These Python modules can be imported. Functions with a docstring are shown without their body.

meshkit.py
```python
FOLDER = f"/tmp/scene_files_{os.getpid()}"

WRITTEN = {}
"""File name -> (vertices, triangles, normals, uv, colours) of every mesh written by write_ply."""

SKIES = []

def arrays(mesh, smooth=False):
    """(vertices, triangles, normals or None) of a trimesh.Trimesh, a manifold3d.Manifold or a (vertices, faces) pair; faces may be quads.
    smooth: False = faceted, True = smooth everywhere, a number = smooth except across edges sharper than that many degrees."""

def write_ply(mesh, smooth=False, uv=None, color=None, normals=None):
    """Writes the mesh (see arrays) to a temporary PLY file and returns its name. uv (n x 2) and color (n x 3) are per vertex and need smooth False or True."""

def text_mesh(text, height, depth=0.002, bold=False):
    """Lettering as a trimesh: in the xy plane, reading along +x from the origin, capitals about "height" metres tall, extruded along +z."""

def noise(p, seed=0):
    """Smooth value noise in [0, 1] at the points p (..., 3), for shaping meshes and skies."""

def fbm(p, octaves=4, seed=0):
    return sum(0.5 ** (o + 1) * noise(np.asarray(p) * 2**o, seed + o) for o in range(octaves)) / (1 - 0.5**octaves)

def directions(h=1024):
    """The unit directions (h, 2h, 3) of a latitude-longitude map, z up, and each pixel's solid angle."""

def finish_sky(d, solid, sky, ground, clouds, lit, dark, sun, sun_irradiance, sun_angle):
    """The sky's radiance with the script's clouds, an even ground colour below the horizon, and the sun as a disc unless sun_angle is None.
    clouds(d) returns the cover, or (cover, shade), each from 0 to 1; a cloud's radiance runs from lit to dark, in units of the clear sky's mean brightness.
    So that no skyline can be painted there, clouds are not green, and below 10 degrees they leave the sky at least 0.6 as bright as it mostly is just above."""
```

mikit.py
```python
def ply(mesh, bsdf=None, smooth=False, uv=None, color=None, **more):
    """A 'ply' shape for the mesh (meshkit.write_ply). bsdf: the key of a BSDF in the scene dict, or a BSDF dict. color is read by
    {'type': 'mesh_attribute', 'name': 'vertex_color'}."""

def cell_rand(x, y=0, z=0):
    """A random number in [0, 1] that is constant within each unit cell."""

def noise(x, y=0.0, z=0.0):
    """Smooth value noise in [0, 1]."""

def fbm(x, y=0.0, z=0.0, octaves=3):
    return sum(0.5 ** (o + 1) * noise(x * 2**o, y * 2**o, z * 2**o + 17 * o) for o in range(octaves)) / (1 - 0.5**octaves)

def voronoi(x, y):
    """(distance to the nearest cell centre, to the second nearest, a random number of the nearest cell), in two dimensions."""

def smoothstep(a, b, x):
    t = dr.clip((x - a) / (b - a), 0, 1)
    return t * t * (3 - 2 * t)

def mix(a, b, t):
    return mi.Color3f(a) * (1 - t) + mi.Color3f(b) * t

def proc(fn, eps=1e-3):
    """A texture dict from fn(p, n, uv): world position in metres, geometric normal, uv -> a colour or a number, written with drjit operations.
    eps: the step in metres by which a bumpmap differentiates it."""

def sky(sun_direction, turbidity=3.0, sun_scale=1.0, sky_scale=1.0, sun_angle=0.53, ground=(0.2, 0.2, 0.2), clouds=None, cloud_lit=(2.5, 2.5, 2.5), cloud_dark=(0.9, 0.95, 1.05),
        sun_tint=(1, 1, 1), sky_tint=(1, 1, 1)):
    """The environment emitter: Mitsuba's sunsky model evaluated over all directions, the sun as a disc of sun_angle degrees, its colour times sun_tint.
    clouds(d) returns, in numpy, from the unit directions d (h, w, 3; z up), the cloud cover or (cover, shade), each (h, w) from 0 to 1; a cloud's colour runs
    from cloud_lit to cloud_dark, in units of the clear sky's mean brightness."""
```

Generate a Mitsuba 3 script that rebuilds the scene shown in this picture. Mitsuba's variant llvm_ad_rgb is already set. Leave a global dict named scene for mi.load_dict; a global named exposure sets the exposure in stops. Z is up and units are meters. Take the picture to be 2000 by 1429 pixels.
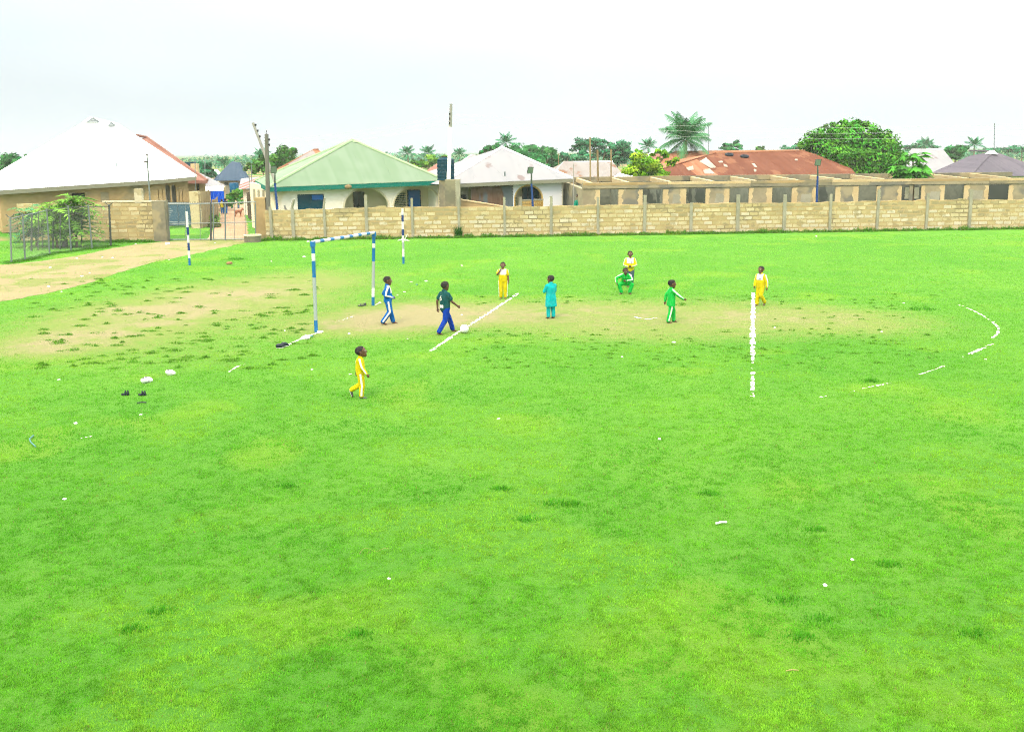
import math, random
import numpy as np, trimesh, manifold3d as m3, drjit as dr, mitsuba as mi, mikit, meshkit
from shapely.geometry import Polygon, box as sbox
from shapely.ops import unary_union

scene, labels = {}, {}
rnd = random.Random(7)
rg = np.random.default_rng(11)

# ------------------------------------------------------------------ camera, sky, exposure
F, CX, CY, CAMZ = 2000.0, 1000.0, 714.5, 4.7          # lens in pixels of a 2000-wide picture
PITCH, ROLL = math.atan((714.5 - 300.0) / F), 0.010
FWD = np.array([0, math.cos(PITCH), -math.sin(PITCH)])
RIGHT = np.array([math.cos(ROLL), 0, -math.sin(ROLL)])
RIGHT = RIGHT - FWD * RIGHT.dot(FWD); RIGHT /= np.linalg.norm(RIGHT)
UP = np.cross(RIGHT, FWD)
EYE = np.array([0, 0, CAMZ])
scene['camera'] = {'type': 'perspective', 'fov': 2 * math.degrees(math.atan(1000 / F)), 'fov_axis': 'x',
                   'near_clip': 0.1, 'far_clip': 6000.0,
                   'to_world': mi.ScalarTransform4f().look_at(origin=EYE.tolist(), target=(EYE + FWD).tolist(), up=UP.tolist())}

def cover(d):
    el = np.clip(d[..., 2], 0, 1)
    n = meshkit.fbm(d * np.array([3, 3, 7.0]), 4, 5)
    az = d[..., 0] / np.maximum(np.hypot(d[..., 0], d[..., 1]), 1e-6)
    shade = np.clip(1 - el ** 1.0 * 1.02 + (n - 0.5) * 0.16 + np.clip(-az + 0.05, 0, 1) * 0.16, 0, 1)   # an overcast sky is about three times brighter overhead
    thin = 1.0 - 0.10 * np.clip((n - 0.45) * 4, 0, 1)
    return thin, shade
scene['sky'] = mikit.sky([-0.25, -0.75, 0.9], turbidity=5, sun_scale=0.24, sky_scale=0.75, sun_angle=30, clouds=cover,
                         cloud_lit=(3.7, 3.7, 3.65), cloud_dark=(0.86, 0.955, 0.985), sun_tint=(1.0, 0.97, 0.92), ground=(0.12, 0.2, 0.06))
exposure = 3.5

# ------------------------------------------------------------------ measuring helpers: where things stand
def ray(px, py):
    return FWD * F + RIGHT * (px - CX) - UP * (py - CY)
def gp(px, py, z=0.0):                                  # the point of the level z seen there
    r = ray(px, py); return EYE + r * ((z - CAMZ) / r[2])
def at(px, py, Y):                                      # the point at distance Y along the ground
    r = ray(px, py); return EYE + r * (Y / r[1])
def ppm(Y): return F / Y

# ------------------------------------------------------------------ mesh helpers
def cat(ms): return trimesh.util.concatenate(ms)
def bx(c, s, rz=0.0):
    m = trimesh.creation.box(extents=s)
    if rz: m.apply_transform(trimesh.transformations.rotation_matrix(rz, [0, 0, 1]))
    m.apply_translation(c); return m
def obox(p0, p1, w, h, z0=0.0, lift=0.0):               # a box that runs from p0 to p1 on plan, w across, h high, p's own z + lift as underside
    p0, p1 = np.array(p0, float), np.array(p1, float); d = p1 - p0; L = np.linalg.norm(d); d /= L
    n = np.cross([0, 0, 1.0], d); n /= np.linalg.norm(n); u = np.array([0, 0, 1.0])
    v = [p0 + a * L * d + b * n * w / 2 + c * u * h + u * lift for a in (0, 1) for b in (-1, 1) for c in (0, 1)]
    return trimesh.convex.convex_hull(np.array(v))
def tube(pts, r, n=8):
    pts = np.asarray(pts, float); rr = np.broadcast_to(np.asarray(r, float), (len(pts),))
    t = np.gradient(pts, axis=0); t /= np.linalg.norm(t, axis=1, keepdims=True)
    ref = np.array([0, 0, 1.0]) if abs(t[:, 2]).mean() < 0.8 else np.array([1.0, 0, 0])
    a = np.cross(t, ref); a /= np.linalg.norm(a, axis=1, keepdims=True); b = np.cross(t, a)
    an = np.arange(n) * 2 * np.pi / n
    v = pts[:, None] + rr[:, None, None] * (np.cos(an)[None, :, None] * a[:, None] + np.sin(an)[None, :, None] * b[:, None])
    f = []
    for i in range(len(pts) - 1):
        for j in range(n):
            k = (j + 1) % n
            f += [[i * n + j, (i + 1) * n + j, (i + 1) * n + k], [i * n + j, (i + 1) * n + k, i * n + k]]
    vv = np.vstack([v.reshape(-1, 3), pts[:1], pts[-1:]]); e = len(pts) * n
    for j in range(n):
        k = (j + 1) % n
        f += [[e, j, k], [e + 1, (len(pts) - 1) * n + k, (len(pts) - 1) * n + j]]
    m = trimesh.Trimesh(vv, np.array(f), process=False); m.fix_normals(); return m
def extr(poly, depth):
    gs = list(getattr(poly, 'geoms', [poly]))
    return cat([trimesh.creation.extrude_polygon(g, depth, engine='earcut') for g in gs if g.area > 1e-6])
def wallmesh(p0, p1, ztop0, ztop1, holes=(), thick=0.22, z0=0.0, extra=None):
    """A wall from p0 to p1 (plan), its top running from ztop0 to ztop1; holes are shapely shapes in (along, z). Its front face lies on the line, its body behind it."""
    p0, p1 = np.array([p0[0], p0[1], 0.0]), np.array([p1[0], p1[1], 0.0]); d = p1 - p0; L = np.linalg.norm(d); d /= L
    poly = Polygon([(0, z0), (L, z0), (L, ztop1), (0, ztop0)]) if extra is None else extra
    for h in holes: poly = poly.difference(h)
    m = extr(poly, thick); n = np.cross([0, 0, 1.0], d)             # n points away to the back
    v = m.vertices
    m.vertices = p0 + v[:, :1] * d + v[:, 1:2] * np.array([0, 0, 1.0]) + v[:, 2:3] * n
    m.fix_normals(); return m
class Face:
    """A vertical face: turns pixels into (along, z) on it, and (along, z, out) into points."""
    def __init__(s, p0, p1):
        s.p0, s.p1 = np.array([p0[0], p0[1], 0.0]), np.array([p1[0], p1[1], 0.0]); s.d = s.p1 - s.p0; s.L = np.linalg.norm(s.d); s.d /= s.L
        s.n = np.cross([0, 0, 1.0], s.d)                           # to the back
    def sz(s, px, py, back=0.0):
        r = ray(px, py); o = s.p0 + s.n * back
        t = (o - EYE).dot(s.n) / r.dot(s.n); q = EYE + r * t
        return (q - s.p0).dot(s.d), q[2]
    def pt(s, a, z, back=0.0): return s.p0 + s.d * a + np.array([0, 0, z]) + s.n * back
    def rect(s, x0, y0, x1, y1, back=0.0):
        a0, za = s.sz(x0, y0, back); a1, zb = s.sz(x1, y1, back)
        return sbox(min(a0, a1), min(za, zb), max(a0, a1), max(za, zb))
    def slab(s, poly, back, depth):
        m = extr(poly, depth); v = m.vertices
        m.vertices = s.p0 + v[:, :1] * s.d + v[:, 1:2] * np.array([0, 0, 1.0]) + (v[:, 2:3] + back) * s.n
        m.fix_normals(); return m
def arch(x0, x1, z0, zs, ztop, n=16):                               # an opening with a round or oval head
    c, r, h = (x0 + x1) / 2, (x1 - x0) / 2, ztop - zs
    return Polygon([(x0, z0), (x1, z0)] + [(c + r * math.cos(t), zs + h * math.sin(t)) for t in np.linspace(0, math.pi, n)])
def roofpoly(pts, th=0.05):                                         # one roof slope, as a thin slab under its points
    P = np.array(pts, float); n = np.cross(P[1] - P[0], P[2] - P[0]); n /= np.linalg.norm(n)
    if n[2] < 0: n = -n
    return trimesh.convex.convex_hull(np.vstack([P, P - n * th]))
def roofsheets(pts, e0, e1, width=0.8, th=0.03, seed=0):
    """A planar slope cut into sheets that run up from the eave e0-e1: list of meshes, each lapping 6 mm over or under its neighbour."""
    P = np.array(pts, float); o = np.array(e0, float); x = np.array(e1, float) - o; x /= np.linalg.norm(x)
    n = np.cross(P[1] - P[0], P[2] - P[0]); n /= np.linalg.norm(n)
    if n[2] < 0: n = -n
    y = np.cross(n, x); q = np.stack([(P - o) @ x, (P - o) @ y], 1); poly = Polygon(q).buffer(0); a0, _, a1, _ = poly.bounds
    out, r = [], random.Random(seed); k = max(1, round((a1 - a0) / width)); w = (a1 - a0) / k
    for i in range(k):
        g = poly.intersection(sbox(a0 + i * w, -50, a0 + (i + 1) * w + 0.04, 99))
        if g.area < 0.02 or g.geom_type != 'Polygon': continue
        m = extr(g, th); lift = 0.007 * (i % 2) - th + r.uniform(0, 0.004); v = m.vertices
        m.vertices = o + v[:, :1] * x + v[:, 1:2] * y + (v[:, 2:3] + lift) * n
        m.fix_normals(); out.append((m, (i + 0.5) / k))
    return out
used = {}
def uniq(name):
    if name not in used: used[name] = 0; return name
    used[name] += 1; return f'{name}_{used[name]:03d}'
def add(parent, name, mesh, bsdf, smooth=False, label=None, kind=None, color=None):
    key = uniq(f'{parent}__{name}' if parent else name)
    scene[key] = mikit.ply(mesh, bsdf, smooth=smooth, color=color)
    if label or kind:
        labels[key] = {k: v for k, v in (('label', label), ('kind', kind)) if v}
    return key
def thing(name, label, cat_, group=None):
    key = uniq(name); labels[key] = {'label': label, 'category': cat_}
    if group: labels[key]['group'] = group
    return key
def one(name, mesh, bsdf, label, cat_, group=None, smooth=False, color=None):
    key = thing(name, label, cat_, group); scene[key] = mikit.ply(mesh, bsdf, smooth=smooth, color=color); return key

# ------------------------------------------------------------------ materials
def mat(name, rgb, rough=0.8, spec=0.3, metallic=0.0, two=False, **kw):
    d = {'type': 'principled', 'base_color': {'type': 'rgb', 'value': list(rgb)} if not isinstance(rgb, dict) else rgb, 'roughness': rough, 'specular': spec, 'metallic': metallic, **kw}
    scene[name] = {'type': 'twosided', 'bsdf': d} if two else d
    return name
def varied(name, c0, c1, freq=1.5, streak=1.0, rough=0.85, spec=0.2, c2=None, t2=0.62):
    """Two tones mixed by noise (streak > 1 stretches it upright), and spots of a third."""
    def fn(p, n, uv):
        a = mikit.fbm(p.x * freq, p.y * freq, p.z * freq / streak, 4)
        b = mikit.noise(p.x * freq * 9, p.y * freq * 9, p.z * freq * 9 / streak)
        c = mikit.mix(c0, c1, mikit.smoothstep(0.3, 0.7, a * 0.8 + b * 0.2))
        if c2 is not None:
            s = mikit.fbm(p.x * freq * 0.7 + 31, p.y * freq * 0.7, p.z * freq * 0.7 / streak + 7, 4)
            c = mikit.mix(c, c2, mikit.smoothstep(t2, t2 + 0.08, s))
        return c
    return mat(name, mikit.proc(fn), rough, spec)

WORN = []                                                # (cx, cy, rx, ry, strength) of trodden places, in metres
def worn(px, py, rx, ry, s):
    c, a, b, e, f_ = gp(px, py), gp(px - rx, py), gp(px + rx, py), gp(px, py - ry), gp(px, py + ry)
    WORN.append((float(c[0]), float((e[1] + f_[1]) / 2), float((b[0] - a[0]) / 2), float((e[1] - f_[1]) / 2), s))
for w in [(790, 622, 140, 30, 1.15), (950, 612, 210, 30, 0.55), (1200, 618, 300, 40, 0.62), (1500, 620, 260, 38, 0.58), (1730, 632, 190, 32, 0.4), (1280, 655, 330, 25, 0.3),
          (420, 600, 270, 54, 0.55), (230, 630, 270, 52, 0.55), (90, 676, 150, 22, 0.8), (300, 605, 120, 9, 0.4), (170, 652, 110, 8, 0.5), (420, 575, 90, 7, 0.4), (300, 635, 90, 6, 0.4), (520, 560, 220, 34, 0.4), (640, 640, 120, 22, 0.5), (350, 700, 330, 44, 0.25), (640, 545, 160, 30, 0.25)]:
    worn(*w)
def wornmask(x, y, ex):
    t = 0
    for cx, cy, rx, ry, s in WORN:
        t = t + s * ex(-1.2 * (((x - cx) / rx) * ((x - cx) / rx) + ((y - cy) / ry) * ((y - cy) / ry)))
    return t
def turf(p, n, uv):
    x, y = p.x, p.y
    big = mikit.fbm(x * 0.16, y * 0.16 + 5, 0.5, 4)
    mid = mikit.fbm(x * 0.9 + 40, y * 0.9, 1.5, 4)
    fine = mikit.fbm(x * 9, y * 9, 2.5, 3)
    c = mikit.mix((0.058, 0.178, 0.020), (0.085, 0.210, 0.026), mikit.smoothstep(0.3, 0.72, big * 0.55 + mid * 0.45))
    c = mikit.mix(c, (0.034, 0.125, 0.010), mikit.smoothstep(0.5, 0.72, fine) * 0.4)
    c = mikit.mix(c, (0.118, 0.220, 0.022), mikit.smoothstep(0.58, 0.75, mikit.fbm(x * 0.5, y * 0.5 + 77, 4.0, 3)) * 0.5)
    w = wornmask(x, y, dr.exp)
    mid2 = mikit.fbm(x * 2.6 + 9, y * 2.6, 8.0, 3)
    wn = w * (0.40 + 0.6 * mid + 0.6 * mid2) + 0.40 * (fine - 0.5) * mikit.smoothstep(0.02, 0.3, w)
    dry = mikit.mix((0.120, 0.180, 0.040), (0.152, 0.185, 0.056), fine)
    soil = mikit.mix((0.188, 0.166, 0.085), (0.232, 0.204, 0.120), fine)
    c = mikit.mix(c, dry, mikit.smoothstep(0.06, 0.75, wn))
    c = mikit.mix(c, soil, mikit.smoothstep(0.62, 1.25, wn) * 0.85)
    return c
mat('m_turf', mikit.proc(turf), 1.0, 0.05)
def earth(p, n, uv):
    a = mikit.fbm(p.x * 0.5, p.y * 0.5, 3.0, 4); f = mikit.fbm(p.x * 7, p.y * 7, 1.0, 3)
    c = mikit.mix((0.175, 0.152, 0.075), (0.245, 0.215, 0.122), a * 0.6 + f * 0.4)
    return mikit.mix(c, (0.105, 0.16, 0.028), mikit.smoothstep(0.46, 0.68, mikit.fbm(p.x * 0.8 + 9, p.y * 0.8, 9.0, 4)) * 0.6)
mat('m_earth', mikit.proc(earth), 1.0, 0.05)
def backland(p, n, uv):
    a = mikit.fbm(p.x * 0.12, p.y * 0.12, 3.0, 4); f = mikit.fbm(p.x * 3, p.y * 3, 1.0, 3)
    return mikit.mix(mikit.mix((0.19, 0.12, 0.065), (0.23, 0.16, 0.09), f), mikit.mix((0.03, 0.12, 0.012), (0.06, 0.16, 0.02), f), mikit.smoothstep(0.4, 0.55, a))
mat('m_backland', mikit.proc(backland), 1.0, 0.05)
varied('m_road', (0.286, 0.185, 0.107), (0.332, 0.231, 0.147), 0.6)
varied('m_mortar', (0.36, 0.275, 0.125), (0.43, 0.335, 0.165), 0.9, c2=(0.25, 0.21, 0.11), t2=0.56)
varied('m_block_a', (0.44, 0.385, 0.215), (0.52, 0.465, 0.285), 3.0, c2=(0.34, 0.285, 0.150), t2=0.60)
varied('m_block_b', (0.38, 0.315, 0.155), (0.45, 0.385, 0.20), 3.0, c2=(0.30, 0.255, 0.14), t2=0.58)
varied('m_block_c', (0.47, 0.435, 0.30), (0.54, 0.505, 0.37), 3.0, c2=(0.38, 0.34, 0.21), t2=0.6)
varied('m_block_d', (0.30, 0.26, 0.14), (0.39, 0.335, 0.18), 2.0)
varied('m_concrete', (0.249, 0.249, 0.185), (0.320, 0.315, 0.238), 2.0)
varied('m_concrete_dark', (0.149, 0.143, 0.102), (0.243, 0.223, 0.149), 0.9, 1.0, c2=(0.297, 0.257, 0.149), t2=0.55)
varied('m_render', (0.321, 0.237, 0.112), (0.405, 0.307, 0.153), 0.6, c2=(0.237, 0.209, 0.126), t2=0.58)
varied('m_render_pale', (0.446, 0.351, 0.183), (0.513, 0.426, 0.243), 1.2)
varied('m_render_grey', (0.24, 0.215, 0.14), (0.32, 0.285, 0.18), 0.9, c2=(0.17, 0.17, 0.135), t2=0.55)
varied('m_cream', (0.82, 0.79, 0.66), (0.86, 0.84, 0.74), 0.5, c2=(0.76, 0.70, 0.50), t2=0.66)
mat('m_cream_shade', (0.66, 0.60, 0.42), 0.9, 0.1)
mat('m_lavender', (0.700, 0.717, 0.770), 0.8, 0.2)
mat('m_white_paint', (0.637, 0.645, 0.630), 0.6, 0.3)
def sheetmat(name, c0, c1, ang, c2=None, t2=0.6, rough=0.8, metallic=0.0):
    ca, sa = math.cos(ang), math.sin(ang)
    def fn(p, n, uv):
        u = p.x * ca + p.y * sa
        st = mikit.noise(u * 5.0, p.z * 0.25, 0.5) * 0.5 + mikit.fbm(u * 0.8, p.z * 1.2 + p.y * 0.2, 2.0, 3) * 0.5
        c = mikit.mix(c0, c1, mikit.smoothstep(0.3, 0.7, st))
        if c2 is not None:
            c = mikit.mix(c, c2, mikit.smoothstep(t2, t2 + 0.1, mikit.fbm(u * 1.1 + 11, p.z * 0.7 + p.y * 0.3, 6.0, 4)))
        return c
    mat(name + '_flat', mikit.proc(fn), rough, 0.08, metallic)
    bump = mikit.proc(lambda p, n, uv: dr.cos((p.x * ca + p.y * sa) * (2 * math.pi / 0.19)), eps=0.01)
    flat = scene.pop(name + '_flat')
    scene[name] = {'type': 'twosided', 'bsdf': {'type': 'bumpmap', 'arbitrary': bump, 'scale': 0.004, 'bsdf': flat}}
    return name
sheetmat('m_roof_white', (0.84, 0.86, 0.87), (0.90, 0.91, 0.92), 0.15)
sheetmat('m_roof_white_spotted', (0.251, 0.259, 0.269), (0.276, 0.277, 0.284), 0.1, (0.193, 0.162, 0.157), 0.70)
sheetmat('m_roof_green', (0.170, 0.251, 0.160), (0.199, 0.276, 0.192), 0.45)
sheetmat('m_roof_rust', (0.118, 0.042, 0.023), (0.150, 0.058, 0.033), 0.05, (0.190, 0.085, 0.046), 0.64)
sheetmat('m_roof_orange', (0.235, 0.098, 0.050), (0.29, 0.15, 0.085), 0.05)
sheetmat('m_roof_pale_sheet', (0.324, 0.270, 0.207), (0.360, 0.324, 0.270), 0.05, (0.261, 0.135, 0.081), 0.62)
sheetmat('m_roof_salmon', (0.225, 0.108, 0.081), (0.270, 0.144, 0.113), 0.9)
sheetmat('m_roof_rusty_white', (0.224, 0.205, 0.186), (0.256, 0.243, 0.230), 0.05, (0.186, 0.109, 0.070), 0.56)
sheetmat('m_roof_violet', (0.094, 0.087, 0.105), (0.115, 0.105, 0.125), 0.1)
sheetmat('m_roof_slate', (0.041, 0.072, 0.110), (0.055, 0.088, 0.129), 0.2)
mat('m_fascia_green', (0.003, 0.155, 0.115), 0.6, 0.15)
mat('m_fascia_grey', (0.200, 0.210, 0.155), 0.8, 0.2)
mat('m_ridge_green', (0.279, 0.409, 0.223), 0.5, 0.3)
mat('m_dark', (0.03, 0.035, 0.03), 0.9, 0.1)
mat('m_void', (0.050, 0.058, 0.043), 0.95, 0.05)
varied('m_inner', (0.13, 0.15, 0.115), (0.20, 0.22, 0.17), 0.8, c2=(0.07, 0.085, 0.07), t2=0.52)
mat('m_glass_teal', (0.0, 0.055, 0.085), 0.4, 0.15)
mat('m_glass_blue', (0.0, 0.11, 0.40), 0.4, 0.15)
mat('m_glass_dark', (0.02, 0.04, 0.05), 0.15, 0.5)
mat('m_door_green', (0.0, 0.045, 0.035), 0.6, 0.1)
varied('m_iron_rusty', (0.121, 0.073, 0.046), (0.182, 0.116, 0.080), 1.4, 4.0, c2=(0.109, 0.140, 0.153), t2=0.52)
mat('m_gate_blue', (0.041, 0.108, 0.162), 0.5, 0.4)
mat('m_gate_stripe', (0.225, 0.279, 0.297), 0.5, 0.4)
mat('m_tarp_blue', (0.0, 0.09, 0.62), 0.6, 0.1)
mat('m_tank_dark', (0.002, 0.040, 0.065), 0.6, 0.15)
mat('m_tank_blue', (0.0, 0.10, 0.22), 0.4, 0.4)
mat('m_galv', (0.180, 0.220, 0.220), 0.45, 0.5, 0.3)
mat('m_galv_dark', (0.080, 0.090, 0.085), 0.5, 0.4, 0.3)
mat('m_wire', (0.225, 0.250, 0.250), 0.5, 0.5, 0.4)
mat('m_cable', (0.605, 0.660, 0.638), 0.6, 0.3)
mat('m_pole_wood', (0.135, 0.140, 0.115), 0.9, 0.2)
mat('m_pole_pale', (0.300, 0.300, 0.270), 0.8, 0.2)
mat('m_pole_white', (0.86, 0.87, 0.85), 0.6, 0.3)
mat('m_post_blue', (0.002, 0.036, 0.180), 0.4, 0.5)
mat('m_lamp_body', (0.060, 0.085, 0.070), 0.5, 0.4)
mat('m_lamp_glass', (0.165, 0.225, 0.190), 0.15, 0.6)
varied('m_wood', (0.214, 0.164, 0.083), (0.302, 0.239, 0.126), 1.2, 6.0)
mat('m_wood_grey', (0.072, 0.063, 0.041), 0.9, 0.1)
varied('m_yellow_block', (0.504, 0.338, 0.101), (0.576, 0.432, 0.173), 2.0)
varied('m_chalk', (0.84, 0.86, 0.76), (0.92, 0.93, 0.88), 6.0)
varied('m_bark', (0.13, 0.10, 0.06), (0.22, 0.17, 0.10), 4.0, 3.0)
mat('m_stone', (0.270, 0.162, 0.081), 0.9, 0.1)
mat('m_litter', (0.86, 0.87, 0.86), 0.6, 0.2)
mat('m_litter_blue', (0.075, 0.210, 0.210), 0.5, 0.3)
mat('m_rubber', (0.012, 0.02, 0.03), 0.6, 0.3)
mat('m_straw', (0.310, 0.275, 0.110), 0.8, 0.1)
scene['m_leaf'] = {'type': 'twosided', 'bsdf': {'type': 'principled', 'base_color': {'type': 'mesh_attribute', 'name': 'vertex_color'}, 'roughness': 0.7, 'specular': 0.1}}
scene['m_blade'] = {'type': 'principledthin', 'base_color': {'type': 'mesh_attribute', 'name': 'vertex_color'}, 'roughness': 0.7, 'diff_trans': 0.9, 'eta': 1.3}

# ------------------------------------------------------------------ ground, dirt path, road, chalk lines
def sheet(x0, x1, y0, y1, z, nx=2, ny=2):
    xs, ys = np.linspace(x0, x1, nx), np.linspace(y0, y1, ny)
    X, Y = np.meshgrid(xs, ys); v = np.stack([X.ravel(), Y.ravel(), np.full(X.size, z)], 1); f = []
    for j in range(ny - 1):
        for i in range(nx - 1):
            a = j * nx + i; f += [[a, a + 1, a + nx + 1], [a, a + nx + 1, a + nx]]
    return trimesh.Trimesh(v, np.array(f), process=False)
def flat(poly, z):
    from trimesh.creation import triangulate_polygon
    out = []
    for g in getattr(poly, 'geoms', [poly]):
        if g.area < 1e-5: continue
        v, f = triangulate_polygon(g, engine='earcut')
        m = trimesh.Trimesh(np.column_stack([v, np.full(len(v), z)]), f, process=False)
        if m.face_normals[:, 2].mean() < 0: m.invert()
        out.append(m)
    return cat(out)
def ragged(pts, amp, step, seed, freq=2.0):
    """A closed outline through the points, its edge made uneven."""
    ring = Polygon(pts).exterior; n = int(ring.length / step); q = np.array([ring.interpolate(i / n, normalized=True).coords[0] for i in range(n)])
    d = np.stack([meshkit.fbm(np.column_stack([q * freq, np.full(n, 3.3 + k)]), 3, seed + k) - 0.5 for k in (0, 1)], 1)
    return Polygon(q + d * 2 * amp).buffer(0)
def struct(name, mesh, bsdf, label=None, **kw):
    key = add(None, name, mesh, bsdf, **kw); labels[key] = {'kind': 'structure', **({'label': label} if label else {})}; return key

WL, WR = gp(520, 468.5), gp(1963, 446.5)                 # foot of the long block wall
WD = (WR - WL) / np.linalg.norm(WR - WL)
WEND = WL + WD * (np.linalg.norm(WR - WL) + 3.2)
gl = gp(40, 470.5); gate_l, gate_r = gp(322, 470), gp(505, 470)
struct('ground', sheet(-560, 560, -120, 540, -0.03), 'm_backland')
field = Polygon([(-40, -12), (48, -12), (WEND[0] + 20, WEND[1] + 1.0), tuple(WEND[:2]), tuple(WL[:2]), tuple(gate_r[:2]), tuple(gate_l[:2]), tuple(gl[:2]), (-40, gl[1])])
struct('field', flat(field, 0.0), 'm_turf')
pathpix = [(-40, 596), (46, 582), (110, 568), (180, 552), (232, 532), (300, 512), (370, 498), (425, 486), (470, 476), (505, 470), (500, 465), (420, 466), (322, 472), (270, 477), (225, 484), (150, 500), (80, 510), (46, 514), (-40, 520)]
struct('dirt_path', flat(ragged([gp(*p)[:2] for p in pathpix], 0.28, 0.12, 3), 0.004), 'm_earth')
roadpix = [(405, 466), (498, 466), (492, 440), (486, 420), (478, 405), (474, 396), (468, 390), (455, 390), (446, 398), (432, 412), (424, 430), (416, 450)]
struct('dirt_road', flat(ragged([gp(*p)[:2] for p in roadpix], 0.15, 0.25, 5), -0.018), 'm_road')
struct('grass_verge', flat(ragged([gp(*p)[:2] for p in [(330, 459), (395, 459), (425, 437), (432, 417), (420, 417), (392, 440), (330, 447)]], 0.3, 0.25, 6), -0.012), 'm_turf')
struct('grass_verge', flat(ragged([gp(*p)[:2] for p in [(485, 465), (512, 465), (512, 430), (484, 412), (478, 418), (484, 440)]], 0.3, 0.25, 8), -0.012), 'm_turf')

def chalk(name, pix, wpx, label, gaps=0.30, seed=0, z=0.008, fade=0.0):
    """A hand-laid chalk line through the pixels: ragged outline with worn gaps, lying on the turf."""
    from shapely.geometry import LineString, Point
    pts = [gp(*p)[:2] for p in pix]; line = LineString(pts); w = wpx; shape = []
    L = line.length; n = max(2, int(L / 0.05)); r = np.random.default_rng(seed)
    s = np.linspace(0, L, n); nz = meshkit.fbm(np.column_stack([s * 2.2, s * 0, s * 0 + seed]), 3, seed)
    wid = meshkit.fbm(np.column_stack([s * 5, s * 0 + 4, s * 0 + seed]), 3, seed + 3)
    for i in range(n - 1):
        if nz[i] < gaps + fade * (s[i] / L) ** 1.5 + (0.25 * fade * math.sin(s[i] * 31) if fade else 0): continue
        q = line.interpolate(s[i]); shape.append(q.buffer(w * (0.12 + 0.55 * wid[i]), 4))
    u = unary_union(shape)
    for k in range(int(L * 22)):                           # bare spots in the chalk
        q = line.interpolate(r.uniform(0, L)); d = r.normal(0, w * 0.4, 2)
        u = u.difference(Point(q.x + d[0], q.y + d[1]).buffer(r.uniform(0.015, 0.05), 3))
    struct(name, flat(u.buffer(0), z), 'm_chalk', label)
chalk('goal_area_line', [(842, 685), (900, 646), (960, 608), (1012, 573)], 0.12, 'white chalk line of the small goal box running past the ball', 0.24, seed=1)
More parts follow.
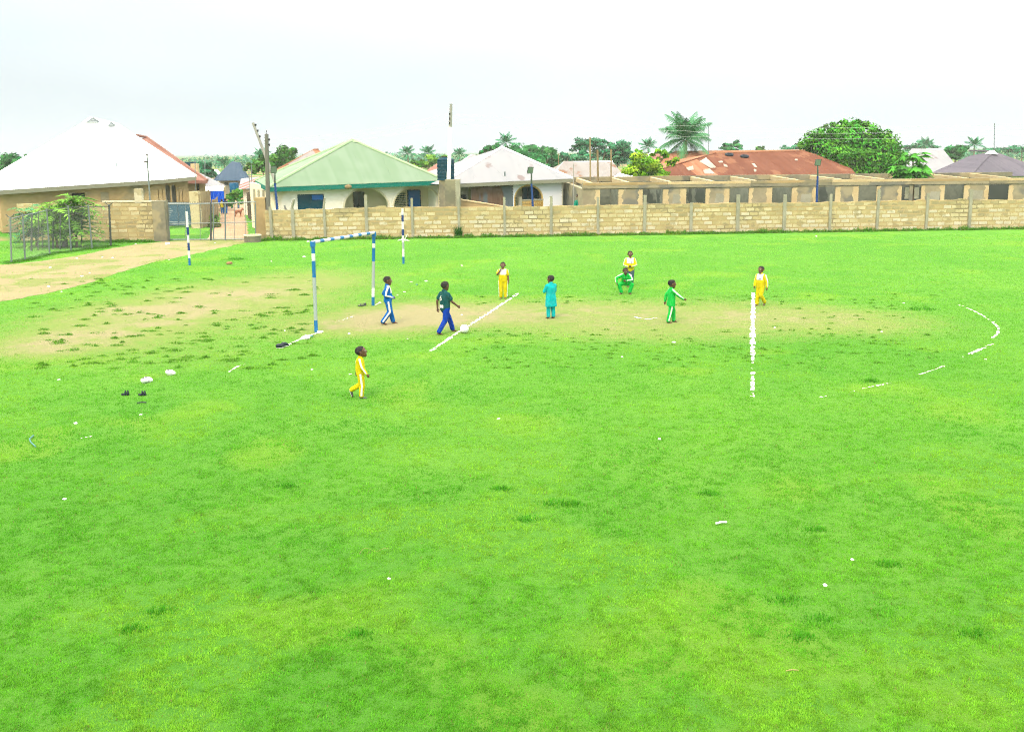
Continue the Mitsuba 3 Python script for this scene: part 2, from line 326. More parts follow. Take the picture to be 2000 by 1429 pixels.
chalk('penalty_area_line', [(1471, 572), (1471, 600), (1470, 640), (1470, 700)], 0.14, 'long white chalk line of the penalty box beside the boy in yellow', 0.12, seed=2, fade=0.34)
chalk('penalty_area_line', [(1470, 700), (1470, 745), (1470, 800)], 0.10, 'faded broken end of the penalty box line', 0.44, seed=4, fade=0.22)
chalk('penalty_spot', [(1240, 619.5), (1252, 622), (1268, 623.5), (1284, 620.5)], 0.085, 'curved white chalk mark on the bare earth of the penalty spot', 0.0, seed=9)
chalk('penalty_arc', [(1866, 595), (1880, 598), (1900, 606), (1920, 617), (1938, 628), (1950, 640), (1949, 652), (1938, 660)], 0.08, 'curved white chalk arc at the right of the pitch', 0.2, seed=5)
chalk('penalty_arc', [(1938, 672), (1920, 680), (1898, 690), (1878, 698)], 0.10, 'near piece of the chalk arc at the right of the pitch', 0.36, seed=6)
chalk('penalty_arc', [(1842, 716), (1815, 725), (1796, 732)], 0.09, 'short thick piece of chalk arc on the green turf', 0.2, seed=8)
chalk('penalty_arc', [(1756, 744), (1720, 752), (1688, 758), (1650, 768), (1600, 776)], 0.06, 'thin faint piece of chalk arc running to the left', 0.42, seed=12)
chalk('goal_line', [(545, 679), (570, 670), (600, 657), (632, 647)], 0.13, 'white chalk goal line at the foot of the near goalpost', 0.28, seed=13)
chalk('goal_line', [(661, 628), (690, 618)], 0.08, 'short faint piece of chalk goal line inside the goal mouth', 0.2, seed=14)
chalk('goal_line', [(732, 596), (745, 590)], 0.10, 'chalk goal line at the foot of the far goalpost', 0.15, seed=15)
chalk('goal_line', [(448, 726), (460, 718), (486, 707)], 0.08, 'worn piece of chalk goal line left of the boy in yellow', 0.34, seed=16)
chalk('goal_line', [(160, 856), (172, 853), (186, 852)], 0.05, 'small worn piece of chalk goal line at the left of the turf', 0.2, seed=17)

# ------------------------------------------------------------------ block walls
BV = []
for k in range(5):
    b = trimesh.creation.box(extents=[1, 1, 1]); b.vertices += np.random.default_rng(k).uniform(-0.035, 0.035, b.vertices.shape) * [0.8, 1, 1.2]; BV.append(b)
BLOCKS = {(m_, k): mikit.ply(BV[k], m_) for m_ in ('m_block_a', 'm_block_b', 'm_block_c', 'm_block_d') for k in range(5)}
def blockwall(parent, p0, p1, top, ncourse, course, blen, kinds, nparts, seed, gaps=(), thick=0.2):
    """A wall of sandcrete blocks along p0-p1: mortar core, blocks standing 12 mm proud of it, uneven top given by top(along)."""
    f = Face(p0, p1); r = random.Random(seed); L = f.L
    xs = np.linspace(0, L, int(L / 0.4)); core = Polygon([(0, -0.1), (L, -0.1)] + [(x, top(x) - 0.012) for x in xs[::-1]])
    add(parent, 'mortar_core', f.slab(core, 0.0, thick), 'm_mortar')
    rows = []
    for i in range(ncourse):
        z = i * course; x = -r.uniform(0, blen) if i == 0 else -(i % 2) * blen / 2 - r.uniform(0, 0.06)
        while x < L - 0.1:
            ln = blen * r.uniform(0.93, 1.05); a, b = max(x, 0) + 0.03, min(x + ln, L) - 0.03; h = course - 0.055 - r.uniform(0, 0.03)
            zt = top((a + b) / 2); x += ln
            if b - a < 0.12 or z + h * 0.45 > zt or any(g0 < (a + b) / 2 < g1 for g0, g1 in gaps): continue
            h = min(h, zt - z - 0.02)
            rows.append((f.pt((a + b) / 2, z + 0.03 + h / 2), b - a, h, i, (z + h / 2) / max(zt, 0.1)))
    rows.sort(key=lambda q: np.linalg.norm(q[0] - EYE)); rest = {}
    for k, (c, w, h, i, u) in enumerate(rows):
        m_ = kinds(u, r); v = r.randrange(5); out = r.uniform(0.010, 0.022)
        M = np.eye(4); M[:3, 0] = f.d * w; M[:3, 1] = f.n * 0.06; M[:3, 2] = [0, 0, h]; M[:3, 3] = c + f.n * (0.03 - out)
        if k < nparts:
            scene[uniq(f'{parent}__block')] = {**BLOCKS[(m_, v)], 'to_world': mi.ScalarTransform4f(M)}
        else:
            b = BV[v].copy(); b.apply_transform(M); rest.setdefault(m_, []).append(b)
    return rest
def pick(r, table):
    t, u = r.random(), 0
    for k, w in table:
        u += w
        if t < u: return k
    return table[-1][0]
wall_top_pix = [(520, 411), (600, 409), (640, 408), (700, 406), (760, 404.5), (895, 404), (985, 403.5), (1076, 402.5), (1150, 401), (1258, 399), (1350, 397.5), (1442, 396.5), (1533, 396), (1624, 394.5), (1716, 392.5), (1812, 390.5), (1897, 390), (1963, 390)]
wf = Face(WL, WEND)
tops = np.array([wf.sz(*p) for p in wall_top_pix])
def walltop(a):
    j = 0.022 * math.sin(a * 3.1) + 0.018 * math.sin(a * 7.7 + 1) + (0.02 if int(a / 0.53) % 5 == 2 else 0)
    return float(np.interp(a, tops[:, 0], tops[:, 1])) + j
bw = thing('boundary_wall', 'long weathered block wall of cream and tan blocks along the far edge of the pitch', 'wall')
def longwall_kinds(u, r):
    if u > 0.80: return pick(r, [('m_block_d', 0.55), ('m_block_b', 0.3), ('m_block_a', 0.15)])
    if u > 0.62: return pick(r, [('m_block_d', 0.15), ('m_block_b', 0.35), ('m_block_a', 0.4), ('m_block_c', 0.1)])
    return pick(r, [('m_block_b', 0.2), ('m_block_a', 0.5), ('m_block_c', 0.3)])
rest = blockwall(bw, WL, WEND, walltop, 8, 0.245, 0.525, longwall_kinds, 300, 21)
for m_, ms in sorted(rest.items()):
    add(bw, 'far_blocks', cat(ms), m_, kind='stuff')
# posts that hold the wall, with stubs standing above it
for px, topy, bend in [(528, 404, 0), (570, 389, 1), (632, 387, 0.6), (714, 381, 0), (804, 387, 0), (895, 380, 0), (985, 385, 0), (1076, 383, 0), (1168, 385, 0), (1259, 381, 0), (1350, 396, 0), (1442, 380, 0), (1533, 380, 0), (1623, 379, 0), (1716, 370, 0), (1812, 377, 0), (1897, 370, 0)]:
    a, z = wf.sz(px, topy); zw = walltop(a); b0 = wf.pt(a, -0.05, -0.075); w = rnd.uniform(0.13, 0.2)
    if bend:
        mid, tip = wf.pt(a - 0.02, zw + 0.1, -0.075), wf.pt(a + 0.14 * bend, z, -0.16)
        ms = [bx((b0 + wf.pt(a, zw + 0.1, -0.075)) / 2, [w, 0.11, zw + 0.15], math.atan2(wf.d[1], wf.d[0])), tube([mid - [0, 0, .05], tip], [w * 0.45, w * 0.4], 4)]
    else:
        t = wf.pt(a + rnd.uniform(-0.02, 0.02), z, -0.075); lean = t - b0
        m = trimesh.creation.box(extents=[w, 0.11, 1]); m.vertices[:, 2] += 0.5
        c, s_ = wf.d[0], wf.d[1]; v = m.vertices.copy(); m.vertices = b0 + v[:, :1] * wf.d + v[:, 1:2] * wf.n + v[:, 2:3] * lean; ms = [m]
    add(bw, 'post', cat(ms), 'm_concrete')

# the compound wall at the left and the gate pillars
cwL, cwR = gp(40, 472.5), gp(304, 471.5)
cwall = thing('compound_wall', 'tan block wall in front of the white roofed house, left of the gate', 'wall')
cf = Face(cwL, cwR); ct = np.array([cf.sz(*p) for p in [(40, 398), (120, 397), (210, 396), (304, 394)]])
cwtop = lambda a: float(np.interp(a, ct[:, 0], ct[:, 1])) + 0.02 * math.sin(a * 4)
rest = blockwall(cwall, cwL, cwR, cwtop, 9, 0.245, 0.525, lambda u, r: pick(r, [('m_block_b', 0.62), ('m_block_d', 0.12), ('m_block_a', 0.26)]), 290, 5)
for m_, ms in sorted(rest.items()): add(cwall, 'far_blocks', cat(ms), m_, kind='stuff')
a0, a1 = cf.sz(200, 395)[0], cf.sz(304, 394)[0]
add(cwall, 'coping', cf.slab(sbox(a0, cwtop(a0) + 0.0, a1, cwtop(a1) + 0.05), -0.04, 0.3), 'm_block_c')
key = thing('block_pier', 'pale block pier standing on the compound wall left of the thin grey pole', 'pier')
scene[key] = mikit.ply(Face(at(40, 400, 58.6), at(304, 400, 58.6)).slab(Face(at(40, 400, 58.6), at(304, 400, 58.6)).rect(261, 369, 278, 397), 0, 0.3), 'm_block_c')

def roughpost(px, py0, py1, w, d, Y=None, seed=0, taper=0.0):
    b = gp(px, py1); Y = b[1]; t = at(px, py0, Y); h = t[2]
    m = trimesh.creation.box(extents=[w, d, h + 0.1]); m = m.subdivide().subdivide().subdivide()
    m.vertices[:, 2] += (h - 0.1) / 2
    m.vertices += (meshkit.fbm(m.vertices * 4 + seed, 3, seed)[:, None] - 0.5) * np.sign(m.vertices * [1, 1, 0]) * 0.06
    m.apply_translation([b[0], b[1] + d / 2, 0]); return m
one('gate_pillar', roughpost(314, 392, 472, 0.72, 0.6, seed=2), 'm_concrete_dark', 'dark stained concrete gate pillar at the end of the compound wall', 'pillar', smooth=40)
one('gate_pillar', roughpost(511, 386, 466, 0.62, 0.7, seed=4), 'm_render', 'crumbling tan gate pillar at the end of the long block wall', 'pillar', smooth=40)
one('block_pillar', roughpost(383, 374, 446, 0.60, 0.5, seed=6), 'm_block_a', 'pale block pillar at the right of the blue metal gate', 'pillar', smooth=40)
# low concrete basin by the right pillar
b = gp(491, 473.5)
basin = thing('concrete_basin', 'low round concrete basin on the grass beside the right gate pillar', 'basin')
ring = trimesh.creation.annulus(0.38, 0.46, 0.36, sections=28); ring.apply_translation([b[0], b[1] + 0.3, 0.16]); add(basin, 'ring', ring, 'm_concrete_dark', 30)
rim = trimesh.creation.annulus(0.36, 0.5, 0.07, sections=28); rim.apply_translation([b[0], b[1] + 0.3, 0.37]); add(basin, 'rim', rim, 'm_block_c', 30)

# the barred field gate between the pillars, and the blue gate beyond it
fg = thing('field_gate', 'wide low gate of grey pipes and wire between the two gate pillars', 'gate')
G0, G1 = gp(329, 470.5), gp(500, 469.5); gf = Face(G0, G1)
def gpipe(p, q, r, name='rail', m_='m_galv'):
    A, B = gf.pt(*gf.sz(*p)), gf.pt(*gf.sz(*q)); add(fg, name, tube([A, B], r, 8), m_, 40)
gpipe((329, 399), (416, 397.5), 0.035); gpipe((416, 397.5), (500, 394.5), 0.035)
gpipe((326, 437), (411, 436), 0.022); gpipe((414, 436), (500, 433.5), 0.022); gpipe((329, 468), (500, 467), 0.03)
for px, r in [(330, 0.03), (362, 0.015), (391, 0.015), (412, 0.055), (417, 0.035), (440, 0.045), (458, 0.016), (480, 0.016), (499, 0.03)]:
    gpipe((px, 397.5 if r < 0.05 else 396), (px, 471 if r < 0.04 else 473), r, 'upright', 'm_galv' if r < 0.05 else 'm_galv_dark')
sp = []
for px in np.linspace(341, 497, 46):                     # the spikes along the top rail
    a, z = gf.sz(px, np.interp(px, [329, 500], [398, 395])); sp.append(tube([gf.pt(a, z), gf.pt(a + rnd.uniform(-.02, .02), z + 0.12)], [0.014, 0.004], 4))
add(fg, 'spikes', cat(sp), 'm_galv_dark', kind='stuff')
def chainlink(f, a0, a1, z0, z1, r=0.0022, pitch=0.085):
    H = z1 - z0; P = []
    for a in np.arange(a0 - H, a1, pitch):
        for s in (1, -1):
            ends = []
            for t in (0, 1):
                x = (a + H * t) if s > 0 else (a + H * (1 - t)); ends.append((x, z0 + H * t))
            (xa, za), (xb, zb) = ends
            lo, hi = 0.0, 1.0
            for bound, sg in ((a0, 1), (a1, -1)):
                fa, fb = sg * (xa - bound), sg * (xb - bound)
                if fa < 0 and fb < 0: lo, hi = 1, 0; break
                if fa < 0: lo = max(lo, fa / (fa - fb))
                elif fb < 0: hi = min(hi, fa / (fa - fb))
            if hi - lo > 0.02:
                P.append((f.pt(xa + (xb - xa) * lo, za + (zb - za) * lo), f.pt(xa + (xb - xa) * hi, za + (zb - za) * hi)))
    P = np.array(P); n = len(P); off = np.array([f.d * r, (-f.d * 0.5 + f.n * 0.87) * r, (-f.d * 0.5 - f.n * 0.87) * r]) + 0
    v = (P[:, :, None, :] + off[None, None]).reshape(-1, 3); b = np.arange(n)[:, None] * 6
    q = np.array([[0, 1, 4], [0, 4, 3], [1, 2, 5], [1, 5, 4], [2, 0, 3], [2, 3, 5]])
    return trimesh.Trimesh(v, (b[:, None] + q[None]).reshape(-1, 3), process=False)
add(fg, 'wire_mesh', chainlink(gf, 0.1, gf.L - 0.1, 0.1, 2.1, 0.0016), 'm_wire', kind='stuff')
bg = thing('blue_gate', 'double blue sheet metal gate with pale stripes beside the block pillar', 'gate')
bf = Face(gp(326, 444), gp(374, 444)); zt = bf.sz(340, 398)[1]
for i in (0, 1):
    lf = add(bg, 'leaf', bf.slab(sbox(bf.L * i / 2 + 0.015, 0.12, bf.L * (i + 1) / 2 - 0.015, zt), 0, 0.05), 'm_gate_blue')
    for y in (434.5, 438.5):
        z = bf.sz(345, y)[1]; add(lf, 'stripe', bf.slab(sbox(bf.L * i / 2 + 0.06, z, bf.L * (i + 1) / 2 - 0.06, z + 0.07), -0.012, 0.012), 'm_gate_stripe')
    if i == 0:
        for y, x1 in ((408, 334), (412, 338), (416, 335), (419.5, 333)):
            a, z = bf.sz(328, y); add(lf, 'stripe', bf.slab(sbox(0.06, z - 0.03, bf.sz(x1, y)[0], z + 0.03), -0.012, 0.012), 'm_gate_stripe')
add(bg, 'top_frame', bf.slab(sbox(0, zt + 0.003, bf.L, zt + 0.09), -0.01, 0.07), 'm_gate_stripe')
# plank fence and dark fence along the lane
def planks(name, label, P0, P1, h, n, m_, seed):
    k = thing(name, label, 'fence'); f = Face(P0, P1); r = random.Random(seed); w = f.L / n
    for i in range(n):
        add(k, 'plank', f.slab(sbox(i * w + 0.012, -0.05, (i + 1) * w - 0.012, h + r.uniform(-0.12, 0.12)), r.uniform(0, 0.02), 0.03), m_)
    add(k, 'rail', f.slab(sbox(0, h * 0.7, f.L, h * 0.7 + 0.08), 0.055, 0.05), m_)
planks('plank_fence', 'tall tan plank fence along the lane beyond the gate', gp(393, 446), gp(414, 438), 2.35, 6, 'm_wood', 1)
planks('plank_fence', 'weathered brown plank fence farther up the lane behind the walkers', gp(414, 436), gp(428, 424), 1.5, 9, 'm_wood', 2)
planks('plank_fence', 'dark grey fence at the right of the lane behind the crumbling pillar', gp(484, 425), gp(500, 436), 2.0, 8, 'm_wood_grey', 3)

# chain-link fence at the far left, its posts forked at the top
cl = thing('chain_link_fence', 'chain link fence on forked grey posts in front of the leafy shrubs', 'fence')
FP = [((20, 424), (22, 513)), ((44, 418), (49, 508)), ((91, 408), (97, 497)), ((133, 402), (139, 491)), ((172, 401), (180, 486)), ((213, 400), (216.5, 481))]
prev = None
for i, (t, b) in enumerate(FP):
    B = gp(*b); T = at(t[0], t[1], B[1]); dark = i == 5
    add(cl, 'post', tube([B - [0, 0, 0.1], T], [0.055 if dark else 0.04] * 2, 8), 'm_galv_dark' if dark else 'm_galv', 40)
    arm = [T + [-0.19, 0, 0.13], T + [-0.1, 0, 0.02], T, T + [0.1, 0, 0.02], T + [0.19, 0, 0.13]]
    add(cl, 'forked_arm', tube(arm, 0.02, 6), 'm_galv_dark', 40)
    if prev is not None:
        add(cl, 'rail', tube([prev[1] - [0, 0, 0.08], T - [0, 0, 0.08]], 0.022, 6), 'm_galv_dark' if i > 2 else 'm_galv', 40)
        f = Face(prev[0], B); add(cl, 'wire_mesh', chainlink(f, 0, f.L, 0.03, min(T[2], prev[1][2]) - 0.08, 0.0026), 'm_wire', kind='stuff')
    prev = (B, T)
for ordn, (px, t, b) in zip(('first', 'second', 'third', 'fourth', 'fifth', 'sixth', 'last'), [(62, 415, 490), (75, 412, 489), (84, 410, 485), (104, 413, 486), (118, 420, 487), (141, 402, 484), (160, 405, 482)]):
    B = gp(px - 1, b); T = at(px, t, B[1])
    one('thin_stake', tube([B - [0, 0, 0.1], T], 0.025 + 0.01 * (px % 3), 6), 'm_galv_dark', f'{ordn} from the left of the thin dark stakes behind the chain link fence', 'stake', 'stakes behind the chain link fence', 40)

# ------------------------------------------------------------------ houses
def hit(P, px, py):                                      # where the line of sight meets the plane of a roof slope
    P = np.array(P); n = np.cross(P[1] - P[0], P[2] - P[0]); r = ray(px, py); return EYE + r * ((P[0] - EYE).dot(n) / r.dot(n))
def slope(key, pts, m_, width=0.8, seed=0, pickm=None):
    """One roof slope of sheets; pts[0]-pts[1] is its eave."""
    for m, u in roofsheets(pts, pts[0], pts[1], width, 0.03, seed):
        add(f'{key}__roof', 'sheet', m, pickm(u) if pickm else m_)
def ridge(key, a, b, m_, r=0.09):
    a, b = np.array(a), np.array(b); add(f'{key}__roof', 'ridge_cap', tube([a + [0, 0, 0.01], b + [0, 0, 0.01]], r, 6), m_, 30)
def fascia(key, a, b, h, m_, out=0.0):
    d = np.array(b) - np.array(a); n = np.cross([0, 0, 1.0], d); n /= np.linalg.norm(n)
    add(key, 'fascia', obox(np.array(a) - n * out, np.array(b) - n * out, 0.04, h, lift=-h - 0.02), m_)
def perp(a, b):
    d = np.array(b, float) - a; d[2] = 0; n = np.cross([0, 0, 1.0], d); return n / np.linalg.norm(n)
def pane(key, f, poly, back, m_, frame=None, fw=0.07, mull=0):
    w = add(key, 'window', f.slab(poly, back, 0.03), m_)
    if frame:
        x0, z0, x1, z1 = poly.bounds; g = poly.difference(sbox(x0 + fw, z0 + fw, x1 - fw, z1 - fw))
        add(w, 'frame', f.slab(g, back - 0.035, 0.03), frame)
        for i in range(mull):
            c = x0 + (x1 - x0) * (i + 1) / (mull + 1); add(w, 'mullion', f.slab(sbox(c - 0.03, z0 + fw, c + 0.03, z1 - fw), back - 0.03, 0.028), frame)
    return w

# 1 the big white roofed house at the left
h = thing('white_roof_house', 'bungalow with a huge bright white hip roof and bare tan walls at the left', 'house')
E0, E1, E2 = at(-12, 372.5, 66), at(322, 350.5, 71.6), at(383, 344.5, 72.4)
n = perp(E0, E1); R0, R1 = at(176, 231, 78.5), at(227, 242, 80.5); E0b, E2b = E0 + n * 14, E2 + n * 13
add(f'{h}__roof', 'front_slope', cat([roofpoly([E0, E1, R1]), roofpoly([E0, R1, R0]), roofpoly([E1, E2, R1])]), 'm_roof_white')
add(f'{h}__roof', 'side_slope', roofpoly([E0, R0, E0b]), 'm_roof_white'); add(f'{h}__roof', 'side_slope', roofpoly([E2, E2b, R1]), 'm_roof_white')
add(f'{h}__roof', 'back_slope', cat([roofpoly([E0b, R0, R1]), roofpoly([E0b, R1, E2b])]), 'm_roof_white')
for a, b in ((E0, R0), (R0, R1), (R1, E2)): ridge(h, a, b, 'm_roof_white')
fascia(h, E0, E1, 0.26, 'm_fascia_grey'); fascia(h, E1, E2, 0.24, 'm_fascia_grey')
for pts in ([(168, 239), (193, 239), (180, 230.5)], [(210, 245.5), (224, 245.5), (215, 239)]):
    q = [hit([E0, R1, R0], *p) for p in pts[:2]]; top = at(*pts[2], (q[0][1] + q[1][1]) / 2 + 0.15); q = [x - n * 0.3 for x in q]
    v = add(f'{h}__roof', 'vent_gable', trimesh.convex.convex_hull(np.array([q[0], q[1], top - n * 0.25, q[0] + n * 2, q[1] + n * 2, top + n * 1.6])), 'm_white_paint')
    key = uniq(f'{h}__roof__vent_frame'); scene[key] = mikit.ply(cat([tube([a - n * 0.04, b - n * 0.04], 0.035, 5) for a, b in ((q[0], q[1]), (q[1], top - n * .25), (q[0], top - n * .25), (q[0] * .55 + (top - n * .25) * .45, q[1] * .55 + (top - n * .25) * .45))]), 'm_galv')
key = uniq(f'{h}__roof__patch'); p = hit([E0, E1, R1], 227, 321); scene[key] = mikit.ply(trimesh.convex.convex_hull(np.array([hit([E0, E1, R1], *q) - n * 0.05 for q in ((225, 319), (230, 319), (229, 325), (225, 325))] + [hit([E0, E1, R1], *q) for q in ((225, 319), (230, 319), (229, 325), (225, 325))])), 'm_galv')
W0, W1 = E0 + n * 0.6 + (E1 - E0) * 0.03, E2 + n * 0.6 - (E1 - E0) * 0.04
f = Face(W0, W1); z0, z1 = E0[2] - 0.05, E1[2] - 0.05
holes = [f.rect(140, 377, 167, 385), f.rect(196, 375, 214, 396)]
for x0, x1, yt, ys in ((325, 334.5, 361, 368), (336.5, 346, 361, 368)):
    a0, _ = f.sz(x0, 395); a1, _ = f.sz(x1, 395); holes.append(arch(a0, a1, 1.0, f.sz(x0, ys)[1], f.sz(x0, yt)[1]))
slots = [f.rect(x0, 371 - (x0 - 308) * 0.06, x0 + 3.2, 397) for x0 in (308.5, 316.5, 349, 355)]
add(h, 'wall', wallmesh(W0, W1, z0, z1, holes + slots), 'm_render')
sw = E0b - n * 0.6; add(h, 'wall', wallmesh([W0[0] + n[0] * 13, W0[1] + n[1] * 13], W0 + n * 0.001, z0, z0), 'm_render'); add(h, 'wall', wallmesh(W1 + n * 0.001, W1 + n * 12, z1, z1), 'm_render')
add(h, 'window', f.slab(f.rect(138, 376, 169, 386), 0.24, 0.04), 'm_dark')
add(h, 'boarded_window', f.slab(f.rect(195, 374, 215, 397), 0.06, 0.05), 'm_render_grey')
add(h, 'porch_wall', f.slab(sbox(f.sz(300, 390)[0], 0, f.L - 0.3, z1 - 0.1), 0.75, 0.15), 'm_concrete')
for x0, x1 in ((322.8, 324.8), (334.6, 336.4), (346.2, 348.2)):
    add(h, 'pilaster', f.slab(f.rect(x0, 366, x1, 397), -0.05, 0.06), 'm_concrete')

# 2 the red roofed house just behind it
h = thing('salmon_roof_house', 'house with a salmon red roof peeping out behind the big white roof', 'house')
A = [at(250, 353, 79.5), at(405, 353, 81.5), at(286, 268.5, 88.5), at(267, 264.5, 87.5)]
slope(h, A, 'm_roof_salmon', 0.9, 1); ridge(h, A[1], A[2], 'm_roof_salmon', 0.11); ridge(h, A[2], A[3], 'm_roof_salmon', 0.11)
add(f'{h}__roof', 'side_slope', roofpoly([A[1], A[2], A[1] + [-4.4, 10, 0]]), 'm_roof_salmon'); fascia(h, A[0], A[1], 0.2, 'm_roof_salmon')
f = Face(A[0] + [0, 0.6, 0], A[1] + [-0.35, 0.6, 0]); add(h, 'wall', wallmesh(f.p0, f.p1, A[0][2] - .1, A[1][2] - .1, [f.rect(384, 359, 390, 373)]), 'm_render'); add(h, 'window', f.slab(f.rect(383, 358, 391, 374), 0.24, 0.03), 'm_dark')
add(h, 'wall', wallmesh(f.p1, f.p1 + np.array([-4.0, 9, 0]), A[1][2] - .1, A[1][2] - .1), 'm_render')
key = thing('concrete_tank_stand', 'tan concrete tank stand behind the tip of the salmon roof', 'tank stand'); p = at(381, 330, 98)
scene[key] = mikit.ply(bx([p[0], p[1], p[2] / 2 + 0.25], [0.62, 0.6, p[2] + 0.5]), 'm_render_pale')
p = at(372, 325, 99); tk = trimesh.creation.cylinder(0.55, 0.75, sections=20); tk.apply_translation(p); one('water_tank', cat([tk, bx([p[0], p[1], (p[2] - .4) / 2], [0.5, 0.5, p[2] - .4])]), 'm_tank_dark', 'small dark water tank beside the tan stand behind the salmon roof', 'water tank', smooth=35)

# 3 the small houses up the lane
h = thing('pale_blue_roof_house', 'small house with a pale blue tin roof and white awning beside the blue tarpaulin', 'house')
A = [at(372, 364, 98), at(442, 363, 99), at(388, 337, 103), at(380, 337, 103)]
slope(h, A, 'm_roof_white_spotted', 1.1, 2); f = Face(A[0] + [0, .8, 0], A[1] + [-.3, .8, 0]); add(h, 'wall', wallmesh(f.p0, f.p1, A[0][2], A[1][2]), 'm_block_a')
Q = [at(390, 373, 90.5), at(436, 372, 91.5), at(438, 363.5, 96), at(392, 364, 95)]; add(h, 'awning', roofpoly(Q, 0.04), 'm_roof_white')
for p in (Q[0], Q[1]): add(h, 'awning_post', tube([[p[0], p[1] + .05, 0], p + [0, .05, -.05]], 0.04, 6), 'm_wood_grey')
xs = np.linspace(411, 437, 16); top = [at(x, 373.6, 91.0) for x in xs]; v = np.array([[p[0], p[1] + 0.10 * math.sin(i * 1.3), z] for i, p in enumerate(top) for z in (0.55 + 0.1 * math.sin(i), p[2])])
one('blue_tarpaulin', trimesh.Trimesh(v, [t for i in range(15) for t in ([2 * i, 2 * i + 2, 2 * i + 3], [2 * i, 2 * i + 3, 2 * i + 1])], process=False), 'm_tarp_blue', 'bright blue tarpaulin hanging under the white awning', 'tarpaulin')
scene['blue_tarpaulin']['bsdf'] = {'type': 'twosided', 'bsdf': {'type': 'ref', 'id': 'm_tarp_blue'}}
h = thing('slate_roof_house', 'distant house with a dark slate blue hip roof at the end of the lane', 'house')
A = [at(417, 353, 118), at(489, 353, 120), at(468, 318, 124), at(453, 317, 124)]
slope(h, A, 'm_roof_slate', 1.2, 3); ridge(h, A[0], A[3], 'm_roof_slate'); ridge(h, A[1], A[2], 'm_roof_slate')
f = Face(A[0] + [.5, .8, 0], A[1] + [-.5, .8, 0]); add(h, 'wall', wallmesh(f.p0, f.p1, A[0][2], A[1][2]), 'm_concrete')
for x in (438, 458): add(h, 'window', f.slab(f.rect(x, 356, x + 8, 362), -0.02, 0.03), 'm_glass_dark')
Q = [at(412, 346, 130), at(440, 346, 130), at(424, 331, 133), at(418, 331, 133)]; h2 = thing('white_gable_house', 'white roofed house half hidden by the dark slate roof', 'house'); slope(h2, Q, 'm_roof_white', 1.3, 5); f = Face(Q[0] + [0, .5, 0], Q[1] + [0, .5, 0]); add(h2, 'wall', wallmesh(f.p0, f.p1, Q[0][2], Q[1][2]), 'm_cream')
p = at(457, 364, 96); tk = trimesh.creation.cylinder(0.42, 0.62, sections=20); tk.apply_translation(p)
one('water_tank', cat([tk] + [bx([p[0] + a, p[1], (p[2] - .3) / 2], [0.07, .5, p[2] - .3]) for a in (-.3, .3)]), 'm_tank_blue', 'small blue water tank on a stand above the green bushes up the lane', 'water tank', smooth=35)
h = thing('tin_roof_house', 'small white house with rusty striped tin roof and blue window right of the lane', 'house')
A = [at(466, 370, 84), at(512, 366, 82), at(512, 345, 88), at(470, 347, 90)]
slope(h, A, 'm_roof_rusty_white', 0.55, 7, lambda u: 'm_roof_salmon' if int(u * 20) % 3 == 1 else 'm_roof_white_spotted')
f = Face(at(476, 400, 84.5), at(520, 400, 82)); add(h, 'wall', wallmesh(f.p0, f.p1, f.sz(480, 368)[1], f.sz(515, 366)[1]), 'm_cream')
add(h, 'band', f.slab(f.rect(477, 368, 510, 371), -0.02, 0.02), 'm_glass_blue'); pane(h, f, f.rect(495, 377, 508, 385), -0.04, 'm_glass_blue', 'm_white_paint', 0.05, 1)
Q = [at(492, 367, 80), at(508, 366, 80), at(505, 357, 83), at(495, 358, 83)]; add(h, 'porch_roof', roofpoly(Q), 'm_roof_orange')

# 4 the green roofed house
h = thing('green_roof_house', 'cream bungalow with a pale green hip roof and two arched porches behind the long wall', 'house')
E0, E1 = at(524, 366, 61.5), at(870, 352.5, 66); n = perp(E0, E1); E0b, E1b = at(499, 353, 69.5), E1 + n * 8.4
R0, R1 = at(688, 274, 67.5), at(697, 275, 68.5)
slope(h, [E0, E1, R0], 'm_roof_green', 0.85, 11)
slope(h, [E0b, E0, R0], 'm_roof_green', 0.85, 12); slope(h, [E1, E1b, R0], 'm_roof_green', 0.85, 13); slope(h, [E1b, E0b, R0], 'm_roof_green', 0.85, 14)
for a, b in ((E0, R0), (E1, R0), (E0b, R0)): ridge(h, a, b, 'm_ridge_green', 0.1)
key = uniq(f'{h}__roof__ridge_cap'); scene[key] = mikit.ply(trimesh.convex.convex_hull(np.array([at(676, 278, 67.3), at(704, 278, 67.3), at(690, 272.5, 67.6), at(700, 273.5, 68.4), at(708, 279, 68.4), at(680, 273.5, 68)])), 'm_ridge_green')
mid = E0 + (E1 - E0) * 0.43
fascia(h, E0, mid, 0.25, 'm_fascia_green'); fascia(h, mid + (E1 - E0) * 0.012, E1, 0.25, 'm_fascia_green'); fascia(h, E0b, E0, 0.25, 'm_fascia_green')
add(h, 'nest', trimesh.creation.icosphere(2, 0.17).apply_transform(np.diag([1.3, 0.8, 0.8, 1])).apply_translation(mid + [0.05, -0.1, -0.15]), 'm_wood', True)
W0, W1 = E0 + n * 0.55 + (E1 - E0) * 0.035, E1 + n * 0.55 - (E1 - E0) * 0.022; f = Face(W0, W1)
def archpix(f, x0, x1, yspring, ytop): a0, zs = f.sz(x0, yspring); a1, _ = f.sz(x1, yspring); zt = f.sz((x0 + x1) / 2, ytop)[1]; return arch(a0, a1, 0.2, zs, zt, 24)
arches = [archpix(f, 672.5, 759, 408, 367.5), archpix(f, 769, 861, 405, 363.5)]; win = f.rect(580.5, 380, 634, 408)
add(h, 'wall', wallmesh(W0, W1, E0[2] - .02, E1[2] - .02, arches + [win], 0.2), 'm_cream')
for k in (0, 1): add(h, 'arch_moulding', f.slab(arches[k].buffer(0.08).difference(arches[k].buffer(-0.004)), -0.03, 0.028), 'm_cream_shade')
